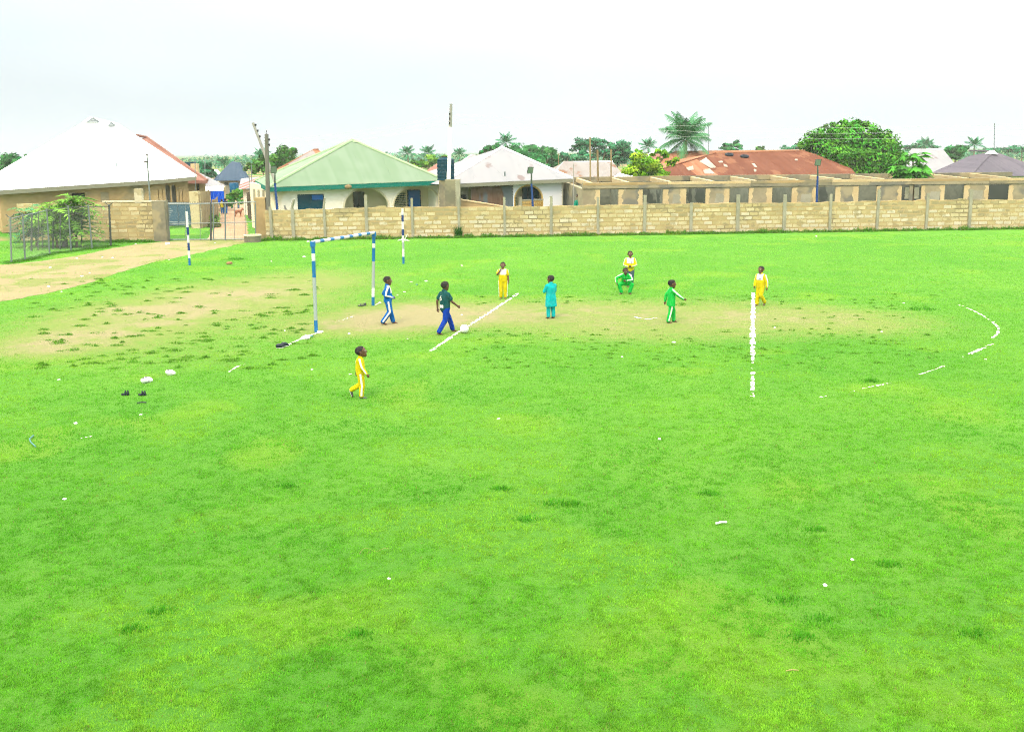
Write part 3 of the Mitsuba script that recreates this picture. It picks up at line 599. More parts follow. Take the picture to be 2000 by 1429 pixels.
add(h, 'porch_wall', f.slab(sbox(f.sz(660, 400)[0], 0, f.L - 0.1, 2.85), 1.5, 0.15), 'm_cream_shade')
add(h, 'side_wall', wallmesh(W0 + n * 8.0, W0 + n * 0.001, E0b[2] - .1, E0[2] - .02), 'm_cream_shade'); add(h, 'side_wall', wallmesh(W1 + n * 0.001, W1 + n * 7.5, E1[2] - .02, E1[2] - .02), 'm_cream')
sf = Face(W0 + n * 8, W0)
for i in range(4): add(h, 'pilaster', sf.slab(sbox(sf.L * (0.2 + 0.2 * i), 0, sf.L * (0.2 + 0.2 * i) + 0.35, 2.6), -0.1, 0.1), 'm_concrete')
w = pane(h, f, win.buffer(-0.002, join_style=2), 0.08, 'm_glass_teal', 'm_glass_teal', 0.05, 1)
x0, z0, x1, z1 = win.bounds; add(w, 'open_pane', f.slab(sbox((x0 + x1) / 2 + 0.08, z0 + (z1 - z0) * 0.62, x1 - 0.06, z1 - 0.06), 0.035, 0.02), 'm_glass_blue')
g = Face(W0 + n * 1.5, W1 + n * 1.5)
pane(h, g, g.rect(689.5, 375, 712, 404), -0.05, 'm_glass_dark', 'm_dark', 0.05, 1)
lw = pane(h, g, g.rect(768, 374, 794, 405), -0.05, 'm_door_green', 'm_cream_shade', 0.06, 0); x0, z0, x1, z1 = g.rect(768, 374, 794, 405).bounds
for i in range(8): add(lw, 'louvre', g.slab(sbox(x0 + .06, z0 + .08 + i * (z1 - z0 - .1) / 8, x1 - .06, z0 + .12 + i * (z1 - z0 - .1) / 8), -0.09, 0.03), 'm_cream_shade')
add(h, 'door', g.slab(g.rect(795, 371, 822, 410), -0.06, 0.05), 'm_glass_teal')
add(h, 'door_leaf', g.slab(g.rect(797, 373, 820, 410), -0.09, 0.028), 'm_glass_blue')

# a red roof just behind the green one
h = thing('red_ridge_house', 'house with a pale red roof showing as a thin slope behind the green roof', 'house')
A = [at(497, 356, 74), at(700, 345, 77), at(622, 293, 82), at(612, 294, 82)]; slope(h, A, 'm_roof_rusty_white', 0.9, 15, lambda u: 'm_roof_rusty_white' if int(u * 30) % 3 else 'm_roof_orange')
ridge(h, A[0], A[3], 'm_roof_orange', 0.08); ridge(h, A[3], A[2], 'm_roof_orange', 0.12); f = Face(A[0] + [.5, .8, 0], A[1] + [0, .8, 0]); add(h, 'wall', wallmesh(f.p0, f.p1, A[0][2] - .02, A[1][2] - .02), 'm_render')

# water tank on its tower, the pink roof behind it
p0 = at(871.5, 400, 60.2)
tw = thing('tank_tower', 'square grey concrete tower beside the white electric pole', 'tower'); pt_ = at(884, 350.5, 60.2)
add(tw, 'shaft', bx([pt_[0], 60.2, pt_[2] / 2], [0.86, 0.8, pt_[2]]), 'm_concrete_dark'); add(tw, 'corner', bx([pt_[0] + .30, 59.78, pt_[2] / 2 - .01], [0.26, 0.06, pt_[2] - .02]), 'm_concrete')
wt = thing('water_tank', 'black ribbed water tank standing high behind the white electric pole', 'water tank')
pb, pt2 = at(871, 352, 62.6), at(871, 312, 62.6); prof = []
for i in range(25):
    z = pb[2] + (pt2[2] - pb[2]) * i / 24; prof += [(0.505 + (0.018 if i % 4 < 2 else -0.004), z)]
tk = trimesh.creation.revolve([(0, pb[2])] + prof + [(0.36, pt2[2] + 0.09), (0.2, pt2[2] + 0.13), (0.0, pt2[2] + 0.15)], sections=32); tk.apply_translation([pb[0], 62.6, 0]); add(wt, 'drum', tk, 'm_tank_dark', 30)
lid = trimesh.creation.cylinder(0.2, 0.06, sections=20); lid.apply_translation([pb[0], 62.6, pt2[2] + 0.16]); add(wt, 'lid', lid, 'm_dark', 30); add(wt, 'stand', bx([pb[0], 62.6, pb[2] / 2], [0.8, 0.8, pb[2] - .01]), 'm_concrete_dark')
h = thing('pink_roof_house', 'house with a faded pink roof behind the black water tank', 'house')
A = [at(826, 338, 86), at(905, 336, 86), at(880, 312, 91), at(856, 317, 90)]; slope(h, A, 'm_roof_salmon', 0.9, 17); f = Face(A[0] + [.5, .6, 0], A[1] + [0, .6, 0]); add(h, 'wall', wallmesh(f.p0, f.p1, A[0][2], A[1][2]), 'm_cream')

# 5 the white roofed house with the arch
h = thing('arched_porch_house', 'house with a spotted white roof, one wide arched porch and a rusty sheet fence', 'house')
E0, E1 = at(860, 360.5, 63.5), at(1118, 349, 66.5); n = perp(E0, E1); R0 = at(980, 288, 71.5); E0b, E1b = E0 + n * 10, E1 + n * 10
slope(h, [E0, E1, R0], 'm_roof_white_spotted', 0.85, 21); slope(h, [E1, E1b, R0], 'm_roof_white_spotted', 0.85, 22); slope(h, [E0b, E0, R0], 'm_roof_white_spotted', 0.85, 23)
S = [at(846, 352, 69), at(985, 345, 72), at(930, 303, 74), at(922, 303.5, 74)]; slope(h, S, 'm_roof_white_spotted', 0.85, 24)
ridge(h, E0, R0, 'm_roof_white'); ridge(h, E1, R0, 'm_roof_white'); ridge(h, S[0], S[3], 'm_roof_white', 0.07); fascia(h, E0, E1, 0.2, 'm_fascia_grey')
p = hit([E0, E1, R0], 986, 344); add(f'{h}__roof', 'vent_pipe', tube([p - [0, 0, .2], p + [0, -0.05, 0.28]], 0.05, 8), 'm_galv')
W0, W1 = E0 + n * 0.5, E1 + n * 0.5 - (E1 - E0) * 0.06; f = Face(W0, W1); a = f.sz(1002, 400)[0]; fa = Face(f.pt(a, 0), W1)
ar = archpix(fa, 1004, 1061, 389, 360.5)
add(h, 'wall', wallmesh(fa.p0, fa.p1, 2.9, E1[2] - .02, [ar], 0.2), 'm_lavender')
add(h, 'arch_moulding', fa.slab(ar.difference(ar.buffer(-0.09)), 0.02, 0.16), 'm_yellow_block')
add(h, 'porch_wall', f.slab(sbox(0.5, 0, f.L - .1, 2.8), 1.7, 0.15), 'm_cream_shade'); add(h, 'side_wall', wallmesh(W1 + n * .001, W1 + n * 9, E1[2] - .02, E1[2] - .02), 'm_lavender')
g = Face(W0 + n * 1.7, W1 + n * 1.7); pane(h, g, g.rect(1019, 365, 1052, 391), -0.06, 'm_glass_teal', 'm_glass_dark', 0.06, 2)
add(h, 'door', fa.slab(fa.rect(1004.5, 366, 1011, 404), 0.25, 0.05), 'm_door_green')
add(h, 'gate_pier', fa.slab(fa.rect(1013, 384.5, 1018.5, 410), -0.12, 0.2), 'm_concrete')
b0, zt = fa.sz(1018.5, 392); b1, _ = fa.sz(1061, 392); add(h, 'balustrade_top', fa.slab(sbox(b0, zt, b1, zt + 0.07), -0.06, 0.2), 'm_concrete')
nb = 11; w_ = (b1 - b0) / nb
for i in range(nb):
    for j in range(3):
        zz = zt - 0.19 * (j + 1); add(f'{h}__balustrade', 'block', fa.slab(sbox(b0 + i * w_ + .015, zz + 0.01, b0 + (i + 1) * w_ - .015, zz + 0.17).difference(sbox(b0 + i * w_ + .05, zz + .05, b0 + (i + 1) * w_ - .05, zz + .13)), -0.03, 0.12), 'm_yellow_block')
ns = 9; x0_, x1_ = f.sz(920, 400)[0], a
for i in range(ns):                                       # the rusty iron sheets that close the left half of the porch
    q0, q1 = x0_ + (x1_ - x0_) * i / ns, x0_ + (x1_ - x0_) * (i + 1) / ns + .03; zt_ = f.sz(960, 363)[1] + rnd.uniform(-.06, .03) + (q0 - x0_) * .004
    add(h, 'iron_sheet', f.slab(sbox(q0, 0, q1, zt_), 0.02 * (i % 2), 0.012), 'm_iron_rusty')
add(h, 'side_room', f.slab(sbox(f.sz(899, 400)[0], 0, x0_, 2.85), 0.5, 0.2), 'm_concrete'); pane(h, f, f.rect(901, 379, 917, 391), 0.44, 'm_dark', 'm_concrete', 0.05)
key = thing('sloping_wall', 'low tan wall with a sloping top in front of the rusty iron sheets', 'wall')
q0, q1 = at(898, 391, 61.2), at(992, 406, 60.8); scene[key] = mikit.ply(wallmesh(q0, q1, q0[2], q1[2] - 0.02, thick=0.2), 'm_render')
scene[f'{key}__coping'] = mikit.ply(obox(q0 + [0, 0.1, 0], q1 + [0, 0.1, 0], 0.28, 0.07), 'm_render_pale')

# 6 low rusty white roof and the store in front of it
h = thing('rusty_white_house', 'low house with a rust streaked white tin roof in the middle of the houses', 'house')
A = [at(1070, 353, 80), at(1222, 349, 81), at(1197, 316.5, 86), at(1101, 317.5, 86)]
slope(h, A, 'm_roof_rusty_white', 0.8, 31); slope(h, [at(1060, 338, 90), A[0], A[3]], 'm_roof_rusty_white', 0.8, 32); ridge(h, A[3], A[2], 'm_roof_white', 0.1); ridge(h, A[0], A[3], 'm_roof_white', 0.08)
f = Face(A[0] + [.5, .6, 0], A[1] + [-.3, .6, 0]); add(h, 'wall', wallmesh(f.p0, f.p1, A[0][2], A[1][2]), 'm_concrete')
h = thing('grey_store', 'grey roofless store between the arched porch house and the unfinished block', 'store')
f = Face(at(1100, 400, 68), at(1166, 400, 68)); add(h, 'wall', wallmesh(f.p0, f.p1, f.sz(1110, 357)[1], f.sz(1160, 352)[1], [f.rect(1104, 362, 1110, 377)]), 'm_render_grey')
add(h, 'window', f.slab(f.rect(1103, 361, 1111, 378), 0.23, 0.03), 'm_dark'); add(h, 'pier', f.slab(f.rect(1112.5, 358, 1120, 400), -0.25, 0.25), 'm_render_pale')
h = thing('white_lean_to', 'white sheet lean-to roof beside the bright green bush', 'shed'); A = [at(1192, 349, 78), at(1246, 347, 78), at(1246, 322, 82), at(1236, 322, 82)]
slope(h, A, 'm_roof_white', 0.8, 33); f = Face(A[0] + [.4, .5, 0], A[1] + [0, .5, 0]); add(h, 'wall', wallmesh(f.p0, f.p1, A[0][2], A[1][2]), 'm_concrete')
h = thing('white_gable_house', 'distant house with a white edged pink gable left of the coconut palm', 'house'); A = [at(1252, 312, 108), at(1304, 312, 108), at(1300, 298, 112), at(1284, 293, 112)]
slope(h, A, 'm_roof_salmon', 1.0, 34); ridge(h, A[0], A[3], 'm_roof_white', 0.12); ridge(h, A[3], A[2], 'm_roof_white', 0.12); f = Face(A[0] + [.5, .6, 0], A[1] + [0, .6, 0]); add(h, 'wall', wallmesh(f.p0, f.p1, A[0][2], A[1][2]), 'm_cream')

# 7 the long unfinished block
h = thing('unfinished_block', 'long roofless unfinished building with a row of empty square windows and bare cross beams', 'building')
B0, B1 = at(1138, 400, 62.4), at(2075, 400, 66.6); f = Face(B0, B1); D = 5.6
wins = [(1172, 1208, 370, 399), (1255.5, 1295, 369.5, 398), (1340.5, 1378.5, 368.5, 397), (1425, 1463, 367.5, 397), (1508.5, 1547, 366.5, 397), (1595.5, 1632, 365, 396), (1677.5, 1712.5, 363, 394), (1762, 1800, 362, 392), (1846, 1883.5, 361, 390), (1932, 1971, 360.5, 390), (2015, 2052, 359.5, 389)]
bt = [f.sz(x, y) for x, y in ((1150, 357), (1300, 355), (1480, 352.8), (1600, 351), (1700, 349.6), (1900, 348), (2060, 347))]
beamtop = lambda a_: float(np.interp(a_, [q[0] for q in bt], [q[1] for q in bt]))
holes = [f.rect(*[q[0], q[2], q[1], q[3] + 3]) for q in wins]
ztw = beamtop(0) - 0.36
add(h, 'front_wall', wallmesh(B0, B1, ztw, beamtop(f.L) - 0.36, holes, 0.2), 'm_render_grey')
nbm = 6
for i in range(nbm):                                       # the ring beam, cast in lengths
    a0, a1 = f.L * i / nbm, f.L * (i + 1) / nbm - 0.015
    add(h, 'ring_beam', f.slab(Polygon([(a0, beamtop(a0) - .355), (a1, beamtop(a1) - .355), (a1, beamtop(a1)), (a0, beamtop(a0))]), -0.07 - 0.004 * (i % 2), 0.30), 'm_concrete_dark' if i % 3 == 2 else 'm_render_grey')
    add(h, 'ring_beam_lip', f.slab(Polygon([(a0, beamtop(a0) - .17), (a1, beamtop(a1) - .17), (a1, beamtop(a1) - .01), (a0, beamtop(a0) - .01)]), -0.085 - 0.004 * (i % 2), 0.014), 'm_render_pale' if i % 2 else 'm_render')
fb = Face(f.p0 + f.n * D, f.p1 + f.n * D); zb0, zb1 = at(1165, 345.5, 68)[2], at(1900, 337.5, 71.2)[2]
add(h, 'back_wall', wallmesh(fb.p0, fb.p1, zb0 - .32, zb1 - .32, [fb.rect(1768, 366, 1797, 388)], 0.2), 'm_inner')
add(h, 'back_beam', fb.slab(Polygon([(0, zb0 - .32), (fb.L, zb1 - .32), (fb.L, zb1), (0, zb0)]), -0.05, 0.3), 'm_concrete_dark')
for px in (1160, 1234, 1317, 1402, 1486, 1571, 1654, 1739, 1822, 1905, 1990):
    a0 = f.sz(px, 352)[0]; p, q = f.pt(a0, beamtop(a0) - .30, 0.23), fb.pt(a0 + 0.1, zb0 + (zb1 - zb0) * a0 / f.L - .32, -.05)
    add(h, 'cross_beam', obox(p, q, 0.2, 0.26), 'm_render_pale')
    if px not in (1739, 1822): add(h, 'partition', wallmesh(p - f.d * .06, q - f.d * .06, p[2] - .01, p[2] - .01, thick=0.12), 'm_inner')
add(h, 'end_wall', wallmesh(fb.p0 - f.d * 0.001, B0 + f.n * .201 - f.d * .001, zb0 - .33, ztw), 'm_render_grey')
for k, (x0, x1, y0, y1) in enumerate(wins):
    r = random.Random(k + 50); a0, z1_ = f.sz(x0, y0); a1, _ = f.sz(x1, y0); zs = f.sz(x0, y1 + 3)[1]
    for sgn, ed in ((-1, a0), (1, a1)):                    # bare unrendered reveals beside each window
        w_ = r.uniform(0.22, 0.34); pts = [(ed, zs), (ed, z1_ - r.uniform(0, .08))]
        for i in range(7): pts.append((ed + sgn * (w_ + r.uniform(-.07, .10)), z1_ - .03 - (z1_ - zs) * i / 6.0))
        add(h, 'bare_reveal', f.slab(Polygon(pts).buffer(0), -0.006, 0.006), 'm_render_pale')
    if k in (1, 2, 4, 7, 8):
        am = a1 + 0.95; add(h, 'cement_patch', f.slab(ragged([(am - .38, zs + .1), (am + .3, zs + .1), (am + .35, zs + .62), (am - .3, zs + .66)], 0.06, 0.05, k), -0.005, 0.0045), 'm_concrete')
add(h, 'window_post', f.slab(f.rect(1778, 362, 1782.5, 394), 0.05, 0.08), 'm_render_grey')

# 8 the rust roofed house and its neighbours
h = thing('rust_roof_house', 'wide house with a rust red tin roof patched with pale sheets behind the unfinished block', 'house')
E0, E1 = at(1236, 348, 75), at(1672, 340.5, 77.5); R0, R1 = at(1398, 299.5, 83.5), at(1572, 295, 85)
slope(h, [E0, E1, R1, R0], 'm_roof_rust', 0.8, 41, lambda u: 'm_roof_orange' if 0.30 < u < 0.365 else 'm_roof_rust')
slope(h, [at(1262, 322, 88), E0, R0], 'm_roof_orange', 0.8, 42); slope(h, [E1, at(1655, 320, 92), R1], 'm_roof_rust', 0.8, 43)
ridge(h, E0, R0, 'm_roof_rust', 0.07); ridge(h, R0, R1, 'm_roof_orange', 0.09)
for q in ([(1366, 316), (1379, 308.5), (1399, 328), (1388, 329)], [(1372, 331), (1386, 330), (1396, 340), (1376, 340)], [(1340, 329), (1353, 324.5), (1355, 332), (1345, 334)], [(1403, 316), (1411, 315), (1412, 318), (1405, 318.5)], [(1413, 321), (1420, 323), (1421, 327), (1414, 326)], [(1468, 320), (1473, 320), (1479, 327), (1474, 327)], [(1472, 331), (1477, 332), (1477, 336), (1473, 336)], [(1552, 312), (1557, 311), (1558, 314), (1553, 314)]):
    P = [hit([E0, E1, R1], *p) for p in q]; nn = np.cross(P[1] - P[0], P[2] - P[0]); nn /= np.linalg.norm(nn) * np.sign(nn[2])
    add(f'{h}__roof', 'patch_sheet', trimesh.convex.convex_hull(np.array([p + nn * .04 for p in P] + [p + nn * .006 for p in P])), 'm_roof_pale_sheet')
f = Face(E0 + [.6, .8, 0], E1 + [-.6, .8, 0]); add(h, 'wall', wallmesh(f.p0, f.p1, E0[2], E1[2]), 'm_concrete')
fascia(h, E0, E1, 0.16, 'm_galv')
for px, py, lab in ((1424, 304, 'left of two old tyres lying flat on the rust red roof'), (1454, 307.5, 'right of two old tyres lying flat on the rust red roof')):
    p = hit([E0, E1, R1], px, py); nn = np.cross(E1 - E0, R1 - E0); nn /= np.linalg.norm(nn)
    ty = trimesh.creation.torus(0.26, 0.085, 24, 10); ty.apply_transform(trimesh.geometry.align_vectors([0, 0, 1], nn)); ty.apply_translation(p + nn * 0.09); one('tyre', ty, 'm_rubber', lab, 'tyre', smooth=True)
h = thing('orange_roof_house', 'house with an orange tin roof whose ridge shows behind the rust red roof', 'house')
A = [at(1262, 326, 91), at(1640, 320, 94), at(1590, 292.5, 99), at(1319, 298.5, 97)]; slope(h, A, 'm_roof_orange', 0.85, 44); ridge(h, A[3], A[2], 'm_roof_pale_sheet', 0.06); f = Face(A[0] + [.6, .8, 0], A[1] + [-.6, .8, 0]); add(h, 'wall', wallmesh(f.p0, f.p1, A[0][2], A[1][2]), 'm_render')
h = thing('streaked_roof_house', 'house with a pale streaked tin roof behind the papaya plant', 'house')
A = [at(1738, 350, 92), at(1886, 346, 93), at(1842, 292, 99), at(1780, 292.5, 99)]; slope(h, A, 'm_roof_rusty_white', 0.85, 45, lambda u: 'm_roof_white_spotted'); ridge(h, A[3], A[2], 'm_roof_white', 0.07); f = Face(A[0] + [.6, .8, 0], A[1] + [-.6, .8, 0]); add(h, 'wall', wallmesh(f.p0, f.p1, A[0][2], A[1][2]), 'm_concrete')
h = thing('violet_roof_house', 'house with a smooth grey violet hip roof at the right edge', 'house')
C0, C1, C2 = at(1798, 347, 78), at(1896, 343, 74), at(2085, 345, 80); T0, T1 = at(1893, 294.5, 83), at(1940, 296, 82.5)
slope(h, [C0, C1, T1, T0], 'm_roof_violet', 0.8, 46); slope(h, [C1, C2, T1], 'm_roof_violet', 0.8, 47); ridge(h, C1, T1, 'm_roof_violet', 0.07); ridge(h, T0, T1, 'm_roof_violet', 0.07)
q = [at(1933, 301.5, 81.0), at(1950, 301.5, 81.2), at(1941, 293.5, 81.8)]
add(f'{h}__roof', 'vent_gable', trimesh.convex.convex_hull(np.array(q + [p + [0.15, 1.2, 0] for p in q])), 'm_white_paint')
add(h, 'wall', wallmesh(C0 + [.5, .6, 0], C1 + [0.1, .9, 0], C0[2], C1[2]), 'm_cream'); add(h, 'wall', wallmesh(C1 + [.1, .9, 0], C2 + [-.5, .6, 0], C1[2], C2[2]), 'm_cream')

# ------------------------------------------------------------------ poles, lamps, cables
def lamp(px, topy, basepx, label, facing, kink=-5):
    k = thing('flood_lamp', label, 'lamp post', 'flood lamps along the boundary wall'); Y = wf.pt(wf.sz(basepx, 400)[0], 0)[1] + 0.5
    B = at(basepx, 402, Y); B[2] = -0.1; T = at(px, topy + 34, Y); T2 = at(px, topy + 14, Y - 0.05)
    add(k, 'pole', tube([B, T], [0.075, 0.06], 10), 'm_post_blue', 40); add(k, 'neck', tube([T, (T + T2) / 2 + [0, -.03, 0], T2], [0.055, 0.045, 0.04], 8), 'm_lamp_body', 40)
    c = at(px + (-3 if kink else 0), topy + 7, Y - 0.1); m = trimesh.creation.box(extents=[0.36, 0.13, 0.40]); m.vertices *= np.where(m.vertices[:, 1:2] > 0, 0.8, 1.0)
    g = trimesh.creation.box(extents=[0.30, 0.02, 0.33]); g.apply_translation([0, -0.072, 0])
    for q in (m, g):
        q.apply_transform(trimesh.transformations.rotation_matrix(0.35, [1, 0, 0])); q.apply_transform(trimesh.transformations.rotation_matrix(facing, [0, 0, 1])); q.apply_translation(c)
    hd = add(k, 'housing', m, 'm_lamp_body'); add(hd, 'lens', g, 'm_lamp_glass')
lamp(537, 324, 543, 'blue flood lamp post at the left corner of the green roofed house', 0.5)
lamp(1038, 325, 1044, 'blue flood lamp post in front of the arched porch', 0.5)
lamp(1597, 310, 1595, 'blue flood lamp post in front of the rust red roof', 0.1, 0)
def insul(key, p, side=1):
    add(key, 'insulator', trimesh.creation.cylinder(0.055, 0.12, sections=10).apply_translation(p + np.array([0.11 * side, -0.03, 0])), 'm_dark', 30)
    add(key, 'bracket', tube([p, p + np.array([0.11 * side, -0.03, -0.02])], 0.018, 5), 'm_galv_dark')
Y = 61.0
wp = thing('electric_pole', 'tall white painted electric pole beside the black water tank', 'pole'); B, T = at(874.5, 405, Y), at(881, 203, Y); B0_ = B.copy(); B0_ += (B - T) * (B[2] / (T[2] - B[2])); mid = T + (B - T) * 0.22
add(wp, 'shaft', tube([B0_, mid], [0.135, 0.10], 4), 'm_pole_white'); add(wp, 'top', tube([mid, T], [0.098, 0.075], 4), 'm_pole_pale')
for y in (223, 232, 241): insul(wp, at(880, y, Y), -0.3)
wT = [at(878, y, Y) for y in (223, 232, 241)]
up = thing('electric_pole', 'dark grey upright utility pole above the right gate pillar', 'pole'); Y2 = 60.0; B, T = at(521, 395, Y2), at(520.5, 262, Y2); B[2] = -0.2
add(up, 'shaft', tube([[B[0], Y2, -0.2], T], [0.15, 0.11], 8), 'm_pole_wood', 40); add(up, 'pin', tube([T, T + [0, 0, 0.22]], 0.02, 5), 'm_galv_dark')
for y in (273, 283): insul(up, at(522, y, Y2), 1)
lp = thing('leaning_pole', 'pale pole leaning steeply to the left across the utility pole', 'pole'); Y3 = 62.5; T, q = at(494, 240, Y3), at(531, 338, Y3); d = (q - T) / (T[2] - q[2]); foot = T + d * (T[2] + 0.2)
add(lp, 'shaft', tube([foot, T], [0.12, 0.075], 8), 'm_pole_pale', 40)
for t in (0.02, 0.07, 0.12): insul(lp, T + d * (T[2] * t), 1)
tp = thing('thin_pole', 'thin grey pole with a small collar standing left of the dark gate pillar', 'pole'); Y4 = gp(298, 470)[1] - 0.1; T, B = at(287, 302, Y4), at(298, 470, Y4); B[2] = -.1
add(tp, 'shaft', tube([B, T], [0.06, 0.04], 8), 'm_galv', 40); add(tp, 'cap', trimesh.creation.icosphere(1, 0.06).apply_translation(T), 'm_galv_dark'); p = at(287, 316.5, Y4); add(tp, 'collar', bx(p - [0.03, 0.05, 0], [0.2, 0.1, 0.09]), 'm_galv_dark')
for px0, y0, px1, r_, Yp, lab in ((1152.5, 268, 1154, 0.05, 66, 'tallest thin wooden pole above the left end of the unfinished block'), (1167, 293, 1170, 0.065, 67, 'middle thin wooden pole above the left end of the unfinished block'), (1193.5, 292, 1194, 0.05, 68, 'right thin wooden pole above the left end of the unfinished block'),
                                 (1120, 320, 1121, 0.025, 64, 'thin pale pole in front of the grey store'), (1091, 300, 1091, 0.035, 95, 'short distant post above the white spotted roof')):
    T, B = at(px0, y0, Yp), at(px1, 395, Yp); B[2] = -.1; one('wooden_pole', tube([B, T], [r_ * 1.15, r_], 7), 'm_wood' if r_ > .03 else 'm_pole_pale', lab, 'pole', smooth=40)
for px0, y0, px1, Yp, lab in ((486, 333, 489, 78, 'left thin pole by the rusty striped tin roof up the lane'), (491, 322, 491, 80, 'right thin pole by the rusty striped tin roof up the lane'), (381, 313, 380, 80, 'thin white pole rising beside the tip of the salmon roof'), (400, 312, 400, 84, 'faint thin pole over the pale blue roof up the lane'), (1942.5, 241, 1941, 88, 'thin aerial mast above the violet roof'), (1384, 242, 1384.5, 90, 'thin aerial mast right of the coconut palm')):
    T, B = at(px0, y0, Yp), at(px1, 395, Yp); B[2] = -.1; one('thin_mast', tube([B, T], 0.03, 6), 'm_galv', lab, 'mast', smooth=40)
def cable(a, b, sag, label):
    t = np.linspace(0, 1, 26)[:, None]; p = np.array(a) * (1 - t) + np.array(b) * t; p[:, 2] -= sag * 4 * (t * (1 - t))[:, 0]; one('power_cable', tube(p, 0.005, 5), 'm_cable', label, 'cable', 'power cables strung from the white electric pole')
for i, y in enumerate((238, 248, 258)): lv = ('top', 'middle', 'bottom')[i]; cable(wT[i], at(2110, y, 63), 0.55 + .03 * i, f'{lv} thin pale power cable strung from the white electric pole past the big round tree'); cable(wT[i], at(522, 273 + 8 * i, Y2), 0.25, f'{lv} thin pale power cable strung between the white and dark electric poles')

# ------------------------------------------------------------------ goal, striped posts
BLUE, WHITE, BARE = (0.004, 0.13, 0.36), (0.84, 0.85, 0.84), (0.30, 0.36, 0.36)
goal = thing('football_goal', 'football goal frame of blue and white banded pipe without a net', 'goal')
nB, fB = gp(617.5, 648), gp(728.5, 596.5); nT, fT = at(611, 473, nB[1]), at(730, 454.5, fB[1])
def seg(pts, r, m_, name, par=goal): add(par, name, tube(pts, r, 12), m_, 40)
def banded(parent, name, B, T, cuts, r):                  # a post in lengths of paint: cuts = [(t0, t1, material)]
    for t0, t1, m_ in cuts: add(f'{parent}__{name}', 'paint_band', tube([B + (T - B) * t0, B + (T - B) * t1], r, 12), m_, 40)
mat('m_paint_blue', BLUE, 0.4, 0.5); mat('m_paint_bare', BARE, 0.5, 0.4); mat('m_paint_navy', (0.006, 0.03, 0.16), 0.4, 0.5)
banded(goal, 'near_post', nB - [0, 0, .05], nT, [(0, .15, 'm_paint_blue'), (.15, .62, 'm_paint_bare'), (.62, .80, 'm_paint_blue'), (.80, .88, 'm_white_paint'), (.88, 1.0, 'm_paint_blue')], 0.05)
banded(goal, 'far_post', fB - [0, 0, .05], fT, [(0, .14, 'm_paint_blue'), (.14, .26, 'm_white_paint'), (.26, .62, 'm_paint_bare'), (.62, .80, 'm_paint_blue'), (.80, .86, 'm_white_paint'), (.86, 1.0, 'm_paint_blue')], 0.05)
cuts, t = [], 0.0
while t < 0.999: cuts += [(t, min(t + .09, 1), 'm_white_paint'), (min(t + .09, 1), min(t + .15, 1), 'm_paint_blue')]; t += .15
cuts = [c for c in cuts if c[1] - c[0] > .01]; xb = (fT - nT) / np.linalg.norm(fT - nT) * 0.03
banded(goal, 'crossbar', nT - xb, fT + xb, cuts, 0.048)
for a_, s_ in ((nT, -1), (fT, 1)): add(goal, 'corner_plate', bx(a_ + xb * s_ * .4 - [0, 0, .05], [0.12, 0.13, 0.14]), 'm_paint_blue')
for (tx, ty, bx_, by), lab in (((364.5, 412, 370.5, 518), 'blue and white banded slim post standing on the grass in front of the gate'), ((786, 406, 788, 515), 'blue and white banded slim post standing on the grass behind the goal')):
    k = thing('banded_post', lab, 'post'); B = gp(bx_, by); T = at(tx, ty, B[1]); N = 7; c = [(i / N, (i + 1) / N, 'm_white_paint' if i % 2 else 'm_paint_navy') for i in range(N)]
    c[0] = (0, 1 / N, 'm_paint_blue'); c = c[:-1] + [(6 / N, 1.0, 'm_white_paint')]
    if tx > 500: c = [(0, .14, 'm_paint_blue'), (.14, .28, 'm_white_paint'), (.28, .40, 'm_paint_bare'), (.40, .52, 'm_white_paint'), (.52, .63, 'm_paint_navy'), (.63, .77, 'm_white_paint'), (.77, .89, 'm_paint_navy'), (.89, 1, 'm_white_paint')]
    for t0, t1, m_ in c: add(k, 'paint_band', tube([B - [0, 0, .03] + (T - B) * t0, B - [0, 0, .03] + (T - B) * t1], 0.052, 12), m_, 40)
B = gp(788, 471.5); one('white_cloth', cat([tube([B + [-.33, 0, .05], B + [-.1, 0.02, .09], B + [0.1, 0, .06], B + [.36, .02, .04]], [.012, .04, .03, .012], 7), tube([B + [.05, 0, .08], B + [.16, .02, .26], B + [.24, .02, .42]], [.03, .018, .008], 6)]), 'm_litter', 'crumpled white cloth on the grass behind the right banded post', 'cloth', smooth=True)

# ------------------------------------------------------------------ trees and bushes
def leafcloud(pts, nrm, size, cols, r, flat_=0.0):
    """Leaves as bent two-triangle blades at the points, turned about outward normals; a colour per leaf."""
    n = len(pts); a = r.normal(size=(n, 3)); a /= np.linalg.norm(a, axis=1, keepdims=True)
    nn = nrm * 1.25 + r.normal(size=(n, 3)) * 0.5 + [0, 0, 0.45 + flat_]; nn /= np.linalg.norm(nn, axis=1, keepdims=True)
    u = np.cross(nn, a); u /= np.linalg.norm(u, axis=1, keepdims=True) + 1e-9; w = np.cross(nn, u)
    s = size * r.uniform(0.6, 1.3, (n, 1))
    v = np.stack([pts - u * s * 0.5, pts + w * s * 0.27 - nn * s * 0.05, pts + u * s * 0.5 - nn * s * 0.12, pts - w * s * 0.27 - nn * s * 0.05], 1).reshape(-1, 3)
    b = np.arange(n)[:, None] * 4; f = np.concatenate([b + [0, 1, 2], b + [0, 2, 3]], 0); return v, f, np.repeat(cols, 4, 0)
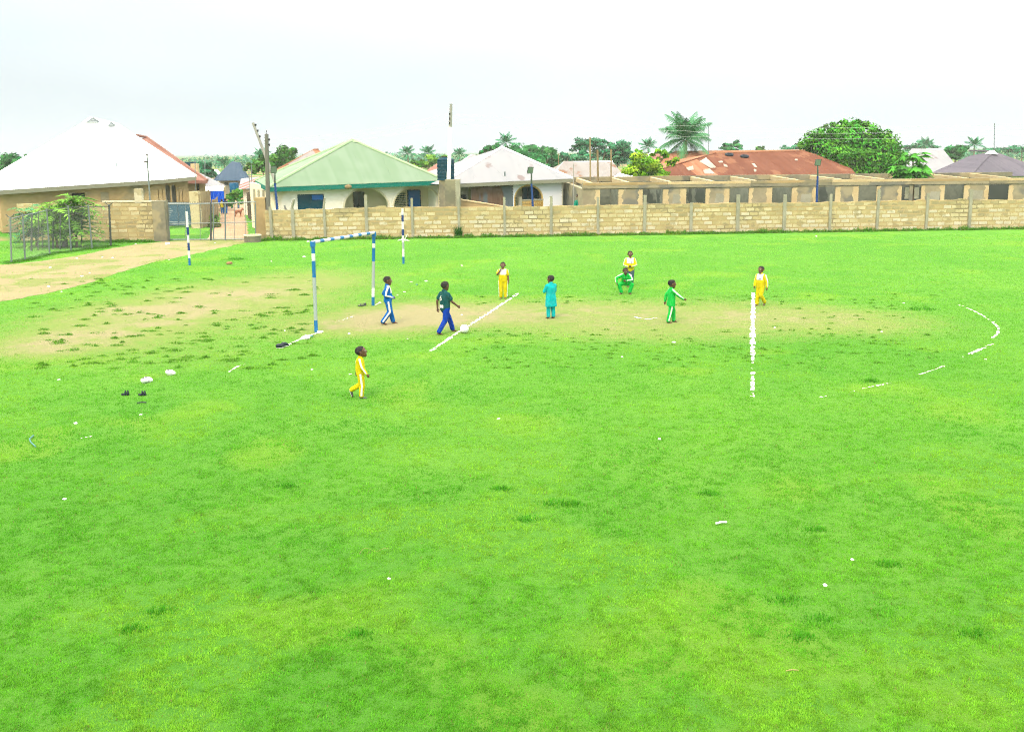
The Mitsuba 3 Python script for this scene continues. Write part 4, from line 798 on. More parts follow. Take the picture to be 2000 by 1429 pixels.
def tree(name, label, Y, blobs, trunks, nleaf, size, col, seed, group=None, sprigs=0.16):
    """blobs: (px, py, rx, ry in pixels, share) clumps at distance Y; trunks: (px0, px1, ytop) lines from the ground to a clump."""
    r = np.random.default_rng(seed); k = thing(name, label, 'palm' if 'palm' in name else ('bush' if 'bush' in name else 'tree'), group); V, Fc, C, o = [], [], [], 0
    sc = Y / F; tot = sum(b[2] * b[3] * b[4] for b in blobs)
    for (px, py, rx, ry, sh) in blobs:
        dep = r.uniform(-0.5, 0.5) * rx * sc; c = at(px, py, Y + dep); R = np.array([rx * sc, (rx * 0.8) * sc, ry * sc]); nl = int(nleaf * rx * ry * sh / tot)
        nsub = max(6, int(12 + rx * ry / 40)); sub = r.normal(size=(nsub, 3)); sub /= np.linalg.norm(sub, axis=1, keepdims=True); sub = sub * r.uniform(0.45, 0.98, (nsub, 1)); which = r.integers(0, nsub, nl)
        d = r.normal(size=(nl, 3)); d /= np.linalg.norm(d, axis=1, keepdims=True)
        rr = r.uniform(0.5, 1.05, (nl, 1)) ** 0.5 * r.uniform(0.17, 0.38, (nsub, 1))[which]
        rr = np.where(r.random((nl, 1)) < sprigs, rr * r.uniform(1.0, 1.5, (nl, 1)), rr)
        p = (sub[which] + d * rr); tint = r.uniform(0.4, 1.5, (nsub, 1))[which] * r.uniform(0.84, 1.16, (nl, 1))
        yel = r.uniform(0.55, 1.4, (nsub, 1))[which]
        cols = np.array(col) * tint * np.hstack([yel, np.ones_like(yel), np.ones_like(yel) * 0.95]); v, f, cc = leafcloud(c + p * R, d * 0.7 + sub[which] * 0.5, size, np.clip(cols, 0, 0.9), r)
        V.append(v); Fc.append(f + o); C.append(cc); o += len(v)
    add(k, 'crown', trimesh.Trimesh(np.vstack(V), np.vstack(Fc), process=False), 'm_leaf', color=np.vstack(C))
    br = []
    for (p0, p1, yt) in trunks:
        T = at(p1, yt, Y); B = at(p0, 330, Y); B[2] = -0.3; h = T[2]; w = max(0.06, h * 0.03)
        br.append(tube([B, B + (T - B) * .4 + [.1 * w, 0, 0], T], [w, w * .75, w * .25], 7))
        for j in range(5):
            t = 0.45 + 0.1 * j; s = B + (T - B) * t; e = s + np.array([r.uniform(-.3, .3) * h * .7, r.uniform(-.2, .2) * h, h * r.uniform(.12, .3)]); br.append(tube([s, (s + e) / 2 + [0, 0, .02 * h], e], [w * .45, w * .3, w * .1], 5))
    if br: add(k, 'trunk', cat(br), 'm_bark', 40)
    return k
def palm(name, label, px, py, Y, R, nf, col, seed, group=None, droop=0.5, leaf=0.34, lw=0.05, nl=26, fronds=False, low=-0.25):
    """A feather palm whose crown centre shows at px, py: each frond a curved rib with drooping leaflets; R frond length in metres."""
    r = np.random.default_rng(seed); k = thing(name, label, 'palm', group); c = at(px, py, Y); V, Fc, C, o, parts = [], [], [], 0, []
    for i in range(nf):
        az = i * 2.39996 + r.uniform(-.2, .2); el = np.interp(i / nf, [0, .25, .6, 1], [1.5, 1.2, 0.6, low]) + r.uniform(-.12, .12); L = R * r.uniform(.85, 1.1) * (0.8 if i < 3 else 1)
        t = np.linspace(0, 1, nl); e_ = el - droop * 1.5 * t ** 1.7; st = L / (nl - 1)
        hx, hz = np.cumsum(np.cos(e_)) * st, np.cumsum(np.sin(e_)) * st; dirh = np.array([math.cos(az), math.sin(az), 0]); side = np.array([-math.sin(az), math.cos(az), 0])
        rib = c + hx[:, None] * dirh + hz[:, None] * np.array([0, 0, 1.0]); v, f = [], []; tan = np.gradient(rib, axis=0); tan /= np.linalg.norm(tan, axis=1, keepdims=True)
        for j in range(1, nl):
            ll = leaf * R * math.sin(math.pi * (0.12 + 0.85 * t[j])) ** 0.8
            for s in (-1, 1):
                d = side * s * 0.8 + tan[j] * 0.55 + np.array([0, 0, -0.28 - 0.5 * t[j] + r.uniform(-.15, .15)]); d /= np.linalg.norm(d); wv = tan[j] * lw * R / 3.2
                q = len(v); m_ = rib[j] + d * ll * .55 + [0, 0, 0.02]; v += [rib[j] - wv, rib[j] + wv, m_ + wv * .8, m_ - wv * .8, rib[j] + d * ll + [0, 0, -.18 * ll]]; f += [[q, q + 1, q + 2], [q, q + 2, q + 3], [q + 3, q + 2, q + 4]]
        tb = tube(rib, np.linspace(.035, .008, nl) * R / 2.5, 4); q = len(v); v = np.vstack([np.array(v), tb.vertices]); f = np.vstack([np.array(f), tb.faces + q]); cc = np.clip(np.array(col) * r.uniform(.75, 1.25) * r.uniform(.88, 1.12, (len(v), 1)), 0, .9)
        if fronds: add(k, 'frond', trimesh.Trimesh(v, f, process=False), 'm_leaf', color=cc)
        else: V.append(v); Fc.append(f + o); C.append(cc); o += len(v)
    if not fronds: add(k, 'crown', trimesh.Trimesh(np.vstack(V), np.vstack(Fc), process=False), 'm_leaf', color=np.vstack(C))
    w = R * .07; add(k, 'trunk', tube([[c[0] + .3, c[1], -.3], [c[0] + .12, c[1], c[2] * .5], c], [w * 1.4, w, w * .9], 8), 'm_bark', 40)
G_MANGO, G_BRIGHT, G_DEEP, G_FAR, G_OIL = (0.068, 0.250, 0.020), (0.19, 0.40, 0.02), (0.040, 0.20, 0.060), (0.040, 0.20, 0.095), (0.045, 0.21, 0.095)
tree('mango_tree', 'big round dense green tree rising behind the unfinished block', 88, [(1660, 275, 52, 40, 1), (1600, 290, 36, 36, 1), (1710, 293, 44, 36, 1), (1655, 315, 70, 34, .9), (1585, 312, 26, 28, 1), (1738, 308, 26, 32, 1), (1664, 245, 20, 13, 1.3), (1638, 256, 24, 17, 1.2), (1690, 258, 24, 18, 1.2), (1648, 239, 7, 6, 1), (1676, 238, 8, 5, 1), (1622, 252, 7, 6, 1), (1712, 262, 12, 10, 1), (1735, 270, 16, 14, .9), (1570, 284, 12, 12, .8), (1610, 262, 22, 16, 1), (1700, 318, 55, 30, .8), (1610, 325, 40, 26, .8)], [(1655, 1650, 290), (1658, 1700, 290), (1652, 1610, 295)], 26000, 0.29, G_MANGO, 1)
tree('leafy_bush', 'bright lime green bush left of the rust red roof', 72.5, [(1262, 318, 32, 22, 1), (1290, 300, 18, 10, 1), (1240, 335, 24, 14, .9), (1275, 335, 34, 14, .9), (1312, 318, 12, 8, .6), (1245, 304, 12, 12, .8), (1320, 311, 10, 5, .6)], [(1265, 1262, 315), (1268, 1290, 300), (1262, 1245, 310)], 6500, 0.22, G_BRIGHT, 2)
FAR_G = 'trees on the skyline beyond the houses'
for nm, lab, Yt, bl, tr, nl, sz, col in [
    ('broad_tree', 'dark leafy tree at the far left edge beyond the white roof', 92, [(40, 318, 22, 18, 1), (58, 318, 12, 9, .8), (20, 322, 26, 20, 1)], [(40, 40, 320)], 4000, .28, G_DEEP),
    ('broad_tree', 'green tree above the pale blue tin roof up the lane', 125, [(400, 330, 16, 13, 1), (412, 338, 12, 10, 1), (388, 328, 8, 8, .8)], [(402, 402, 330)], 2500, .36, G_FAR),
    ('broad_tree', 'tall clump of trees between the leaning pole and the green roof', 105, [(520, 322, 26, 18, 1), (548, 310, 24, 20, 1), (572, 298, 9, 12, 1), (560, 294, 8, 9, .8), (495, 328, 18, 14, 1), (570, 325, 26, 16, 1), (535, 335, 30, 12, .8)], [(520, 520, 320), (555, 555, 305)], 7500, .33, (0.06, .2, .03)),
    ('leafy_bush', 'bright green bushes right of the green roof below the palms', 130, [(835, 316, 26, 11, 1), (862, 312, 16, 9, 1), (812, 320, 14, 8, .8)], [(835, 835, 315)], 2600, .38, (.11, .27, .03)),
    ('broad_tree', 'dark tree with open branches behind the left slope of the white spotted roof', 120, [(958, 290, 17, 7, 1), (945, 299, 12, 7, .8), (972, 285, 8, 5, .7)], [(958, 958, 292)], 1800, .32, G_DEEP),
    ('broad_tree', 'long dark green tree mass right of the peak of the white spotted roof', 118, [(1015, 297, 30, 14, 1), (1042, 298, 22, 14, 1), (1068, 302, 24, 18, 1), (1080, 320, 20, 15, 1), (1045, 318, 36, 16, .8), (1062, 290, 8, 6, .8)], [(1030, 1030, 300), (1068, 1068, 302)], 7000, .34, G_DEEP),
    ('umbrella_tree', 'tall flat topped umbrella tree behind the rusty white roof', 150, [(1145, 278, 26, 9, 1), (1175, 279, 26, 9, 1), (1212, 287, 26, 13, 1), (1135, 292, 20, 9, .9), (1225, 300, 14, 14, .8), (1185, 298, 34, 12, .7), (1140, 306, 30, 10, .7), (1210, 308, 24, 12, .8)], [(1160, 1150, 285), (1164, 1185, 285), (1200, 1210, 290)], 9500, .40, G_FAR),
    ('broad_tree', 'low bluish green trees between the dark tree mass and the umbrella tree', 160, [(1105, 308, 16, 11, 1), (1122, 312, 18, 8, .8)], [(1108, 1108, 308)], 1700, .42, G_FAR),
    ('broad_tree', 'small dark open tree above the ridge right of the coconut palm', 170, [(1420, 285, 11, 7, 1), (1437, 283, 12, 7, 1), (1428, 291, 20, 6, .8)], [(1428, 1425, 285), (1428, 1438, 284)], 1700, .42, G_DEEP),
    ('broad_tree', 'tiny round green tree just above the rust red ridge', 180, [(1487, 291, 10, 6, 1)], [(1487, 1487, 290)], 700, .45, (.08, .24, .05)),
    ('broad_tree', 'hazy low tree touching the left side of the big round tree', 230, [(1545, 289, 20, 6, 1), (1562, 286, 12, 7, 1)], [(1550, 1550, 289)], 1300, .55, G_FAR),
    ('broad_tree', 'hazy bluish tree row above the streaked roof', 240, [(1775, 287, 16, 6, 1), (1800, 284, 22, 9, 1), (1825, 288, 12, 5, 1)], [(1790, 1790, 286)], 2000, .55, G_FAR),
    ('broad_tree', 'rounded green tree left of the violet roof ridge', 140, [(1868, 292, 22, 11, 1), (1882, 288, 14, 7, 1), (1850, 296, 12, 8, .9), (1865, 304, 18, 9, .8)], [(1866, 1866, 292)], 3200, .38, G_DEEP),
    ('broad_tree', 'hazy tree row at the right edge above the violet roof', 230, [(1935, 295, 20, 6, 1), (1958, 293, 18, 6, 1), (1990, 292, 26, 8, 1), (2020, 290, 24, 9, 1)], [(1950, 1950, 294), (1995, 1995, 292)], 2800, .52, G_FAR),
    ('leafy_bush', 'green bushes filling the bend of the lane behind the walkers', 92, [(452, 384, 12, 10, 1), (464, 378, 12, 12, 1), (448, 396, 12, 8, 1), (470, 392, 8, 8, .8)], [], 3500, .22, (.07, .25, .03)),
    ('leafy_bush', 'low bush beside the plank fence at the left of the lane', 70, [(418, 428, 9, 16, 1), (411, 443, 8, 10, 1), (425, 438, 7, 8, .8)], [], 2200, .14, (.14, .25, .03))]:
    tree(nm, lab, Yt, bl, tr, nl, sz, col, len(lab) * 13)
palm('coconut_palm', 'tall coconut palm with long drooping fronds above the rust red roof', 1338, 273, 96, 2.75, 31, (0.060, .22, .085), 5, droop=.62, fronds=True, nl=24, low=-.7)
for px, py, Yp, R, lab, s in [(796, 300, 165, 1.5, 'leftmost oil palm over the right slope of the green roof', 1), (836, 300, 180, 1.7, 'second oil palm over the right slope of the green roof', 2), (897, 303, 170, 1.4, 'oil palm just right of the white electric pole', 3), (988, 279, 125, 1.3, 'oil palm top behind the peak of the white spotted roof', 4),
                          (1266, 288, 190, 1.9, 'bluish oil palm left of the coconut palm', 6), (1808, 284, 200, 1.7, 'hazy oil palm above the streaked roof', 7), (1903, 284, 170, 1.7, 'oil palm above the violet roof ridge', 9), (438, 322, 165, 1.6, 'oil palm behind the dark slate roof', 10), (511, 307, 130, 1.3, 'oil palm just left of the dark utility pole', 11)]:
    palm('oil_palm', lab, px, py, Yp, R, 16, G_OIL, 30 + s, droop=.5, nl=13, lw=.11)
# papaya plant inside the unfinished block
def papaya(label, px, py, ybase, Y, n, R, seed, spread):
    r = np.random.default_rng(seed); k = thing('papaya_plant', label, 'plant'); c = at(px, py, Y); b = at(px + 1, ybase, Y); b[2] = -.1
    add(k, 'stem', tube([b, (b + c) / 2 + [.05, 0, 0], c], [.09, .07, .04], 8), 'm_bark', 40)
    for i in range(n):
        az = i * 2.4 + r.uniform(-.3, .3); h = c + [0, 0, -spread * (i / n)]; e = h + np.array([math.cos(az), math.sin(az) * .8, r.uniform(-.1, .35)]) * R * r.uniform(.4, 1.0); v, f = [], []; tilt = r.uniform(-1.1, -.2)
        for j in range(9):                                  # a lobed hand-shaped leaf
            a = az + (j - 4) * .62; ll = R * .55 * (1 - .06 * abs(j - 4)) * r.uniform(.85, 1.1); d = np.array([math.cos(a), math.sin(a), tilt]); s = np.array([-math.sin(a), math.cos(a), .3]) * ll * .2; q = len(v)
            v += [e, e + d * ll * .55 + s, e + d * ll, e + d * ll * .55 - s]; f += [[q, q + 1, q + 2], [q, q + 2, q + 3]]
        tb = tube([h, (h + e) / 2 + [0, 0, .06], e], .014, 4); q = len(v); v = np.vstack([v, tb.vertices]); f = np.vstack([f, tb.faces + q])
        add(k, 'leaf', trimesh.Trimesh(v, f, process=False), 'm_leaf', color=np.clip(np.array([.055, .24, .022]) * r.uniform(.6, 1.4) * np.ones((len(v), 1)), 0, .9))
papaya('papaya plant with hand shaped leaves growing out of the unfinished block', 1783, 302, 400, 67.5, 20, .9, 3, .45)
papaya('second papaya clump with broad leaves spreading low over the ring beam', 1777, 326, 400, 67.0, 40, 1.15, 4, .65)
# shrubs inside the fenced corner at the left
def shrub(px, py, Y, rx, ry, n, col, seed, label):
    r = np.random.default_rng(seed); k = thing('feathery_shrub', label, 'shrub'); b = at(px, 480, Y); b[2] = 0; V, Fc, C, o = [], [], [], 0
    for i in range(n):
        az = r.uniform(0, 6.28); L = ry * 2 / F * Y * r.uniform(.45, .8); base = b + [r.normal(0, .12), r.normal(0, .12), (at(px, py, Y)[2]) * r.uniform(.25, .95)]; t = np.linspace(0, 1, 9); el = r.uniform(.1, 1.1)
        rib = base + np.stack([np.cos(az) * t * L * math.cos(el) * rx / ry, np.sin(az) * t * L * math.cos(el), t * L * math.sin(el) * .7 - t ** 2 * L * .45], 1); v, f = [], []
        tg = rib[-1] - rib[0]; sd = np.cross(tg, [0, 0, 1.0]); sd /= np.linalg.norm(sd) + 1e-9
        for j in range(9):
            for s in (-1, 1):
                d = sd * s * .8 + tg / (np.linalg.norm(tg) + 1e-9) * .5 + [0, 0, r.uniform(-.4, .2)]; q = len(v); ll = .30 * L * (1.1 - .5 * t[j]); w = tg * .06; v += [rib[j] - w, rib[j] + w, rib[j] + d * ll]; f += [[q, q + 1, q + 2]]
        V.append(np.array(v)); Fc.append(np.array(f) + o); o += len(v); C.append(np.clip(np.array(col) * r.uniform(.7, 1.3) * np.ones((len(v), 1)), 0, .9))
    add(k, 'crown', trimesh.Trimesh(np.vstack(V), np.vstack(Fc), process=False), 'm_leaf', color=np.vstack(C)); add(k, 'stem', tube([b - [0, 0, .1], b + [0.03, 0, at(px, py, Y)[2] * .8]], [.07, .04], 7), 'm_bark', 40)
shrub(150, 385, 55.5, 42, 36, 170, (.13, .34, .03), 1, 'feathery green shrub behind the fence under the white roof, right of the others')
shrub(112, 400, 55.0, 40, 34, 160, (.17, .40, .035), 2, 'bright feathery green shrub in the middle of the fenced corner')
shrub(72, 405, 56.0, 34, 30, 120, (.06, .26, .09), 3, 'dark bluish feathery shrub near the left edge of the fenced corner')
shrub(48, 408, 55.5, 14, 14, 30, (.38, .33, .03), 4, 'small yellow flowering shrub at the left end of the fence')
B = gp(127, 482); one('tree_stump', tube([B - [0, 0, .1], B + [0, 0, 1.7]], [.17, .13], 9), 'm_pole_wood', 'grey bare trunk standing among the shrubs behind the chain link fence', 'trunk', smooth=40)
# far woodland that closes the horizon
r = np.random.default_rng(5); xs = r.uniform(-330, 420, 1500); ys = r.uniform(330, 430, 1500); V, Fc, C, o = [], [], [], 0
hts = 2.6 + 4.0 * meshkit.fbm(np.column_stack([xs * .03, ys * 0, ys * 0]), 4, 3); n = 34000; i = r.integers(0, 1500, n); d = r.normal(size=(n, 3)); d /= np.linalg.norm(d, axis=1, keepdims=True)
P = np.column_stack([xs[i], ys[i], hts[i] * .55]) + d * np.column_stack([hts[i] * .8, hts[i] * .7, hts[i] * .5]) * (r.random((n, 1)) ** .4); P[:, 2] = np.abs(P[:, 2])
v, f, c = leafcloud(P, d, 1.3, np.array(G_FAR) * r.uniform(.7, 1.3, (n, 1)), r)
key = 'far_woodland'; scene[key] = mikit.ply(trimesh.Trimesh(v, f, process=False), 'm_leaf', color=np.clip(c, 0, .9)); labels[key] = {'label': 'low far woodland along the horizon behind the houses', 'category': 'woodland', 'kind': 'stuff'}

# ------------------------------------------------------------------ people
MF = m3.Manifold
def S(c, r, n=14): return MF.sphere(float(r), n).translate([float(x) for x in c])
def hull(*cr): return MF.batch_hull([S(c, r) for c, r in cr])
def union(ms): return m3.Manifold.batch_boolean(ms, m3.OpType.Add)
def tomesh(m): q = m.to_mesh(); return trimesh.Trimesh(q.vert_properties[:, :3].astype(float), q.tri_verts.astype(int), process=False)
def toman(t): return MF(m3.Mesh(np.asarray(t.vertices, np.float32), np.asarray(t.faces, np.uint32)))
def soft(m, step, it=8, fold=0.0, seed=0):
    t = tomesh(m.refine_to_length(step)); trimesh.smoothing.filter_taubin(t, lamb=0.5, nu=0.53, iterations=it)
    if fold:
        nz = meshkit.fbm(t.vertices * np.array([26, 26, 15]) + seed, 3, seed) - 0.5; t.vertices += t.vertex_normals * (nz * fold * 2)[:, None]
    return t
BASE = {'head': (0, .012, .905), 'neck': (0, -.004, .80), 'chest': (0, 0, .70), 'waist': (0, .004, .58), 'hips': (0, 0, .50),
        'shR': (.105, 0, .765), 'elR': (.135, -.015, .61), 'wrR': (.14, .02, .475), 'hipR': (.052, 0, .485), 'knR': (.056, .012, .265), 'anR': (.056, -.01, .052)}
for j in list(BASE):
    if j.endswith('R'): x, y, z = BASE[j]; BASE[j[:-1] + 'L'] = (-x, y, z)
SKIN = {'m_skin': (.115, .056, .034), 'm_skin_dark': (.080, .040, .026)}
for k_, c_ in SKIN.items(): mat(k_, c_, .55, .35)
mat('m_hair', (.028, .026, .026), .9, .1); mat('m_lips', (.14, .05, .04), .5, .3); mat('m_eye', (.55, .53, .48), .3, .5); mat('m_pupil', (.01, .008, .006), .2, .5)
CLOTH = {'yellow': (.52, .45, .003), 'white_cloth': (.66, .66, .64), 'royal': (.002, .035, .30), 'blue': (.004, .105, .36), 'teal': (.002, .36, .38), 'green': (.008, .40, .05), 'darkteal': (.006, .065, .07), 'slate': (.05, .09, .12), 'crest': (.22, .23, .40), 'jade': (0.0, .20, .13), 'navy': (.005, .016, .062), 'bib_green': (.01, .24, .06)}
for k_, c_ in CLOTH.items():
    fn = (lambda c: (lambda p, n, uv: mi.Color3f(c) * (0.86 + 0.24 * mikit.noise(p.x * 22, p.y * 22, p.z * 14))))(c_)
    mat('m_cl_' + k_, mikit.proc(fn), .85, .12, sheen=0.3)
def person(label, foot, ht, yaw, pose, top, legs, hx=0.0, hp=0.0, sleeve='long', chest=None, stripe=None, legstripe=None, skirt=None, shoes=None, crest=None, number=None, collar=None, seed=0, group=None, wide=1.08, tailor=None, skin='m_skin', legL=None, headsize=0.95):
    """A standing or crouching child: joints in body heights (x to the right hand, y forward, z up), turned so that forward points along yaw (radians from +x)."""
    k = thing('person', label, 'person', group); J = {a: np.array(b, float) for a, b in {**BASE, **pose}.items()}
    a = math.radians(yaw); fw, rt = np.array([math.cos(a), math.sin(a), 0]), np.array([math.sin(a), -math.cos(a), 0])
    def place(t):
        v = np.asarray(t.vertices); t = trimesh.Trimesh(np.array(foot) + ht * (v[:, :1] * rt + v[:, 1:2] * fw + v[:, 2:3] * np.array([0, 0, 1.0])), t.faces, process=False); return t
    def put(par, name, t, m_, sm=True, lab=None): return add(par, name, place(t), m_, sm, lab)
    # head: skull, jaw, nose, ears, turned on the neck
    H = J['head']; cy, sy, cp, sp_ = math.cos(hx), math.sin(hx), math.cos(hp), math.sin(hp)
    Rm = np.array([[cy, -sy, 0], [sy, cy, 0], [0, 0, 1]]) @ np.array([[1, 0, 0], [0, cp, -sp_], [0, sp_, cp]])
    hs = headsize
    def hp_(x, y, z): return H + Rm @ (np.array([x, y, z]) * hs)
    parts = [hull((hp_(0, -.022, .022), .071 * hs), (hp_(0, .012, .026), .068 * hs)), hull((hp_(0, .02, .01), .06 * hs), (hp_(0, .035, -.045), .040 * hs), (hp_(0, .048, -.078), .022 * hs), (hp_(0, -.01, -.03), .05 * hs)),
             hull((hp_(0, .078, .012), .007), (hp_(0, .090, -.018), .013), (hp_(.012, .076, -.022), .009), (hp_(-.012, .076, -.022), .009)),
             hull((hp_(0, .068, -.047), .012), (hp_(.016, .060, -.049), .009), (hp_(-.016, .060, -.049), .009)), hull((hp_(.03, .068, .026), .008), (hp_(-.03, .068, .026), .008))]
    for s in (-1, 1): parts.append(hull((hp_(.070 * s, -.012, .012), .014), (hp_(.078 * s, -.020, .016), .010), (hp_(.070 * s, -.012, -.018), .009)))
    parts += [hull((J['neck'], .036), (H - np.array([0, .006, .06]) * hs, .036)), hull((J['neck'] - [0, 0, .01], .042), (J['shR'], .03), (J['shL'], .03), (J['chest'], .06))]
    parts += [hull((J['chest'] + [.035, 0, 0], .062), (J['chest'] - [.035, 0, 0], .062), (J['waist'] + [.03, 0, 0], .055), (J['waist'] - [.03, 0, 0], .055)), hull((J['waist'], .065), (J['hipR'], .05), (J['hipL'], .05))]
    fine = []
    for s in 'RL':
        sh, el, wr, hi, kn, an = (J[j + s] for j in ('sh', 'el', 'wr', 'hip', 'kn', 'an'))
        parts += [hull((sh, .032), (el, .024)), hull((el, .025), (wr, .017)), hull((hi, .055), (kn, .036)), hull((kn, .037), (kn + (an - kn) * .35, .037), (an, .022))]
        toe = np.array(pose.get('to' + s, (0, 1, -.15)), float); toe /= np.linalg.norm(toe); hl = an - toe * .018 - [0, 0, .022]
        parts += [hull((an, .022), (hl, .02), (an + toe * .055 - [0, 0, .030], .017)), hull((an + toe * .055 - [0, 0, .030], .018), (an + toe * .085 - [.010, 0, .035], .012), (an + toe * .085 - [-.010, 0, .035], .012))]
        # hand: palm, four unequal bent fingers, thumb from the side
        d = (wr - el) / np.linalg.norm(wr - el); hd = pose.get('hand' + s)
        if hd is not None: d = np.array(hd, float) / np.linalg.norm(hd)
        up_ = np.array([1.0 if s == 'R' else -1.0, 0, 0]); bk = up_ - d * up_.dot(d); bk /= np.linalg.norm(bk) + 1e-9; tv = np.cross(bk, d); tv *= np.sign(tv.dot([0, 1, .2])) or 1
        fine.append(hull((wr, .016), (wr + d * .042 + tv * .013, .0095), (wr + d * .044 - tv * .014, .0085)))
        for i, (o, L) in enumerate(((.0145, .034), (.005, .040), (-.005, .037), (-.0145, .028))):
            b0 = wr + d * .043 + tv * o; b1 = b0 + d * L * .55 - bk * .006; b2 = b0 + d * L * .9 - bk * .020; fine += [hull((b0, .0062), (b1, .0056)), hull((b1, .0056), (b2, .0048))]
        t0 = wr + d * .018 + tv * .016; t1 = t0 + d * .016 + tv * .014 - bk * .006; t2 = t1 + d * .018 + tv * .003 - bk * .006; fine += [hull((t0, .0078), (t1, .0066)), hull((t1, .0066), (t2, .0056))]
    body = toman(soft(union(parts), .016, 3)); 
    put(k, 'body', tomesh(union([body] + fine)), skin)
    hair = hull((hp_(0, -.026, .028), .0735 * hs), (hp_(0, .008, .034), .069 * hs)); nv = hp_(0, -.35, .30) - H; nv /= np.linalg.norm(nv)
    put(k, 'hair', tomesh(hair.refine_to_length(.02).trim_by_plane(nv.tolist(), float(H.dot(nv)) + .004)), 'm_hair')
    for s in (-1, 1):
        e = put(k, 'eye', tomesh(S(hp_(.026 * s, .066, .010), .011 * hs, 12)), 'm_eye'); put(e, 'pupil', tomesh(S(hp_(.026 * s, .0735, .009), .006 * hs, 10)), 'm_pupil')
    put(k, 'lips', tomesh(hull((hp_(.012, .071, -.048), .0055), (hp_(-.012, .071, -.048), .0055), (hp_(0, .076, -.047), .005))), 'm_lips')
    # clothes
    w = wide; sl = []
    tor = [hull((J['neck'] - [0, 0, .018], .05), (J['shR'] + [-.012, 0, -.003], .042), (J['shL'] + [.012, 0, -.003], .042), (J['chest'] + [.035, 0, 0], .078), (J['chest'] - [.035, 0, 0], .078)),
           hull((J['chest'] + [.035, 0, 0], .080), (J['chest'] - [.035, 0, 0], .080), (J['waist'] + [.034, 0, 0], .078 * w), (J['waist'] - [.034, 0, 0], .078 * w))]
    if skirt is None: tor.append(hull((J['waist'] + [.034, 0, 0], .078 * w), (J['waist'] - [.034, 0, 0], .078 * w), (J['hips'] + [.04, 0, -.012], .074 * w), (J['hips'] - [.04, 0, .012], .074 * w)))
    else:
        b = np.array(skirt, float); tor.append(hull((J['waist'] + [.034, 0, 0], .078 * w), (J['waist'] - [.034, 0, 0], .078 * w), (J['hips'] + [.045, 0, 0], .082), (J['hips'] - [.045, 0, 0], .082), (b + [.062, 0, 0], .082), (b - [.062, 0, 0], .082)))
    for s in 'RL':
        sh, el, wr = J['sh' + s], J['el' + s], J['wr' + s]
        if sleeve == 'short': sl.append(hull((sh - [0, 0, .004], .044), (sh + (el - sh) * .62, .046)))
        else: sl += [hull((sh - [0, 0, .004], .043), (el, .039)), hull((el, .039), (wr + (el - wr) * .12, .031)), hull((wr + (el - wr) * .14, .030), (wr + (el - wr) * .02, .0235))]
    jk = soft(union(tor + sl), .02, 6, .0055, seed); jm = toman(jk)
    if skirt is not None: jm = jm.trim_by_plane([0, 0, 1], float(skirt[2]))
    if chest:
        zc = chest[1]; lo, hi = jm.split_by_plane([0, 0, 1], zc)[1], jm.split_by_plane([0, 0, 1], zc)[0]
        midx = MF.cube([.19, .4, 1.0]).translate([-.095 + J['chest'][0], -.02 + J['chest'][1], zc]); front = hi ^ midx
        put(k, 'jacket', tomesh(union([lo, hi - midx])), 'm_cl_' + top); put(k, 'chest_panel', tomesh(front), 'm_cl_' + chest[0])
    else: put(k, 'jacket' if sleeve == 'long' and skirt is None else ('tunic' if skirt is not None else 'shirt'), tomesh(jm), 'm_cl_' + top)
    put(k, 'collar', soft(hull((J['neck'] + [.012, 0, .008], .043), (J['neck'] + [-.012, 0, .008], .043), (J['neck'] + [0, -.006, .026], .040)), .02, 3), 'm_cl_' + (collar or top))
    if stripe:
        for s in 'RL':
            sh, el, wr = J['sh' + s], J['el' + s], J['wr' + s]; out = np.array([1.0 if s == 'R' else -1.0, 0, .25]) if 'out' + s not in pose else np.array(pose['out' + s], float)
            def off(p, r, d): o = out - d * out.dot(d); o /= np.linalg.norm(o) + 1e-9; return p + o * r
            d1, d2 = (el - sh) / np.linalg.norm(el - sh), (wr - el) / np.linalg.norm(wr - el); end = wr + (el - wr) * .12
            seq = [(off(sh + (J['neck'] - sh) * .35 + [0, 0, .012], .022, d1), .014), (off(sh, .028, d1), .023), (off(sh + (el - sh) * .5, .024, d1), .023), (off(el, .0225, (d1 + d2) / np.linalg.norm(d1 + d2)), .022)] + ([(off(end, .015, d2), .0185)] if sleeve == 'long' else [])
            if sleeve == 'short': seq = seq[:3]
            put(k, 'sleeve_stripe', soft(union([hull(p, q) for p, q in zip(seq, seq[1:])]), .016, 3), 'm_cl_' + stripe)
    tr = []; tl = []
    for s in 'RL':
        hi, kn, an = J['hip' + s], J['kn' + s], J['an' + s]; cf_ = an + (kn - an) * .06
        (tr if s == 'R' or not legL else tl).extend([hull((hi, .066 * w), (kn, .050 * w)), hull((kn, .050 * w), (cf_, .043 * w))])
    tr.append(hull((J['hips'] + [.03, 0, .01], .066), (J['hips'] - [.03, 0, -.01], .066), (J['hipR'], .06), (J['hipL'], .06)))
    put(k, 'trousers', soft(union(tr), .02, 6, .006, seed + 3), 'm_cl_' + legs)
    if legstripe:
        for s in 'RL':
            hi, kn, an = J['hip' + s], J['kn' + s], J['an' + s]; o = np.array([1.0 if s == 'R' else -1.0, 0, 0]); seq = [(hi + o * .055 * w - [0, 0, .01], .022), (kn + o * .041 * w, .020), (an + (kn - an) * .07 + o * .036 * w, .018)]
            put(k, 'trouser_stripe', soft(union([hull(p, q) for p, q in zip(seq, seq[1:])]), .016, 3), 'm_cl_' + legstripe)
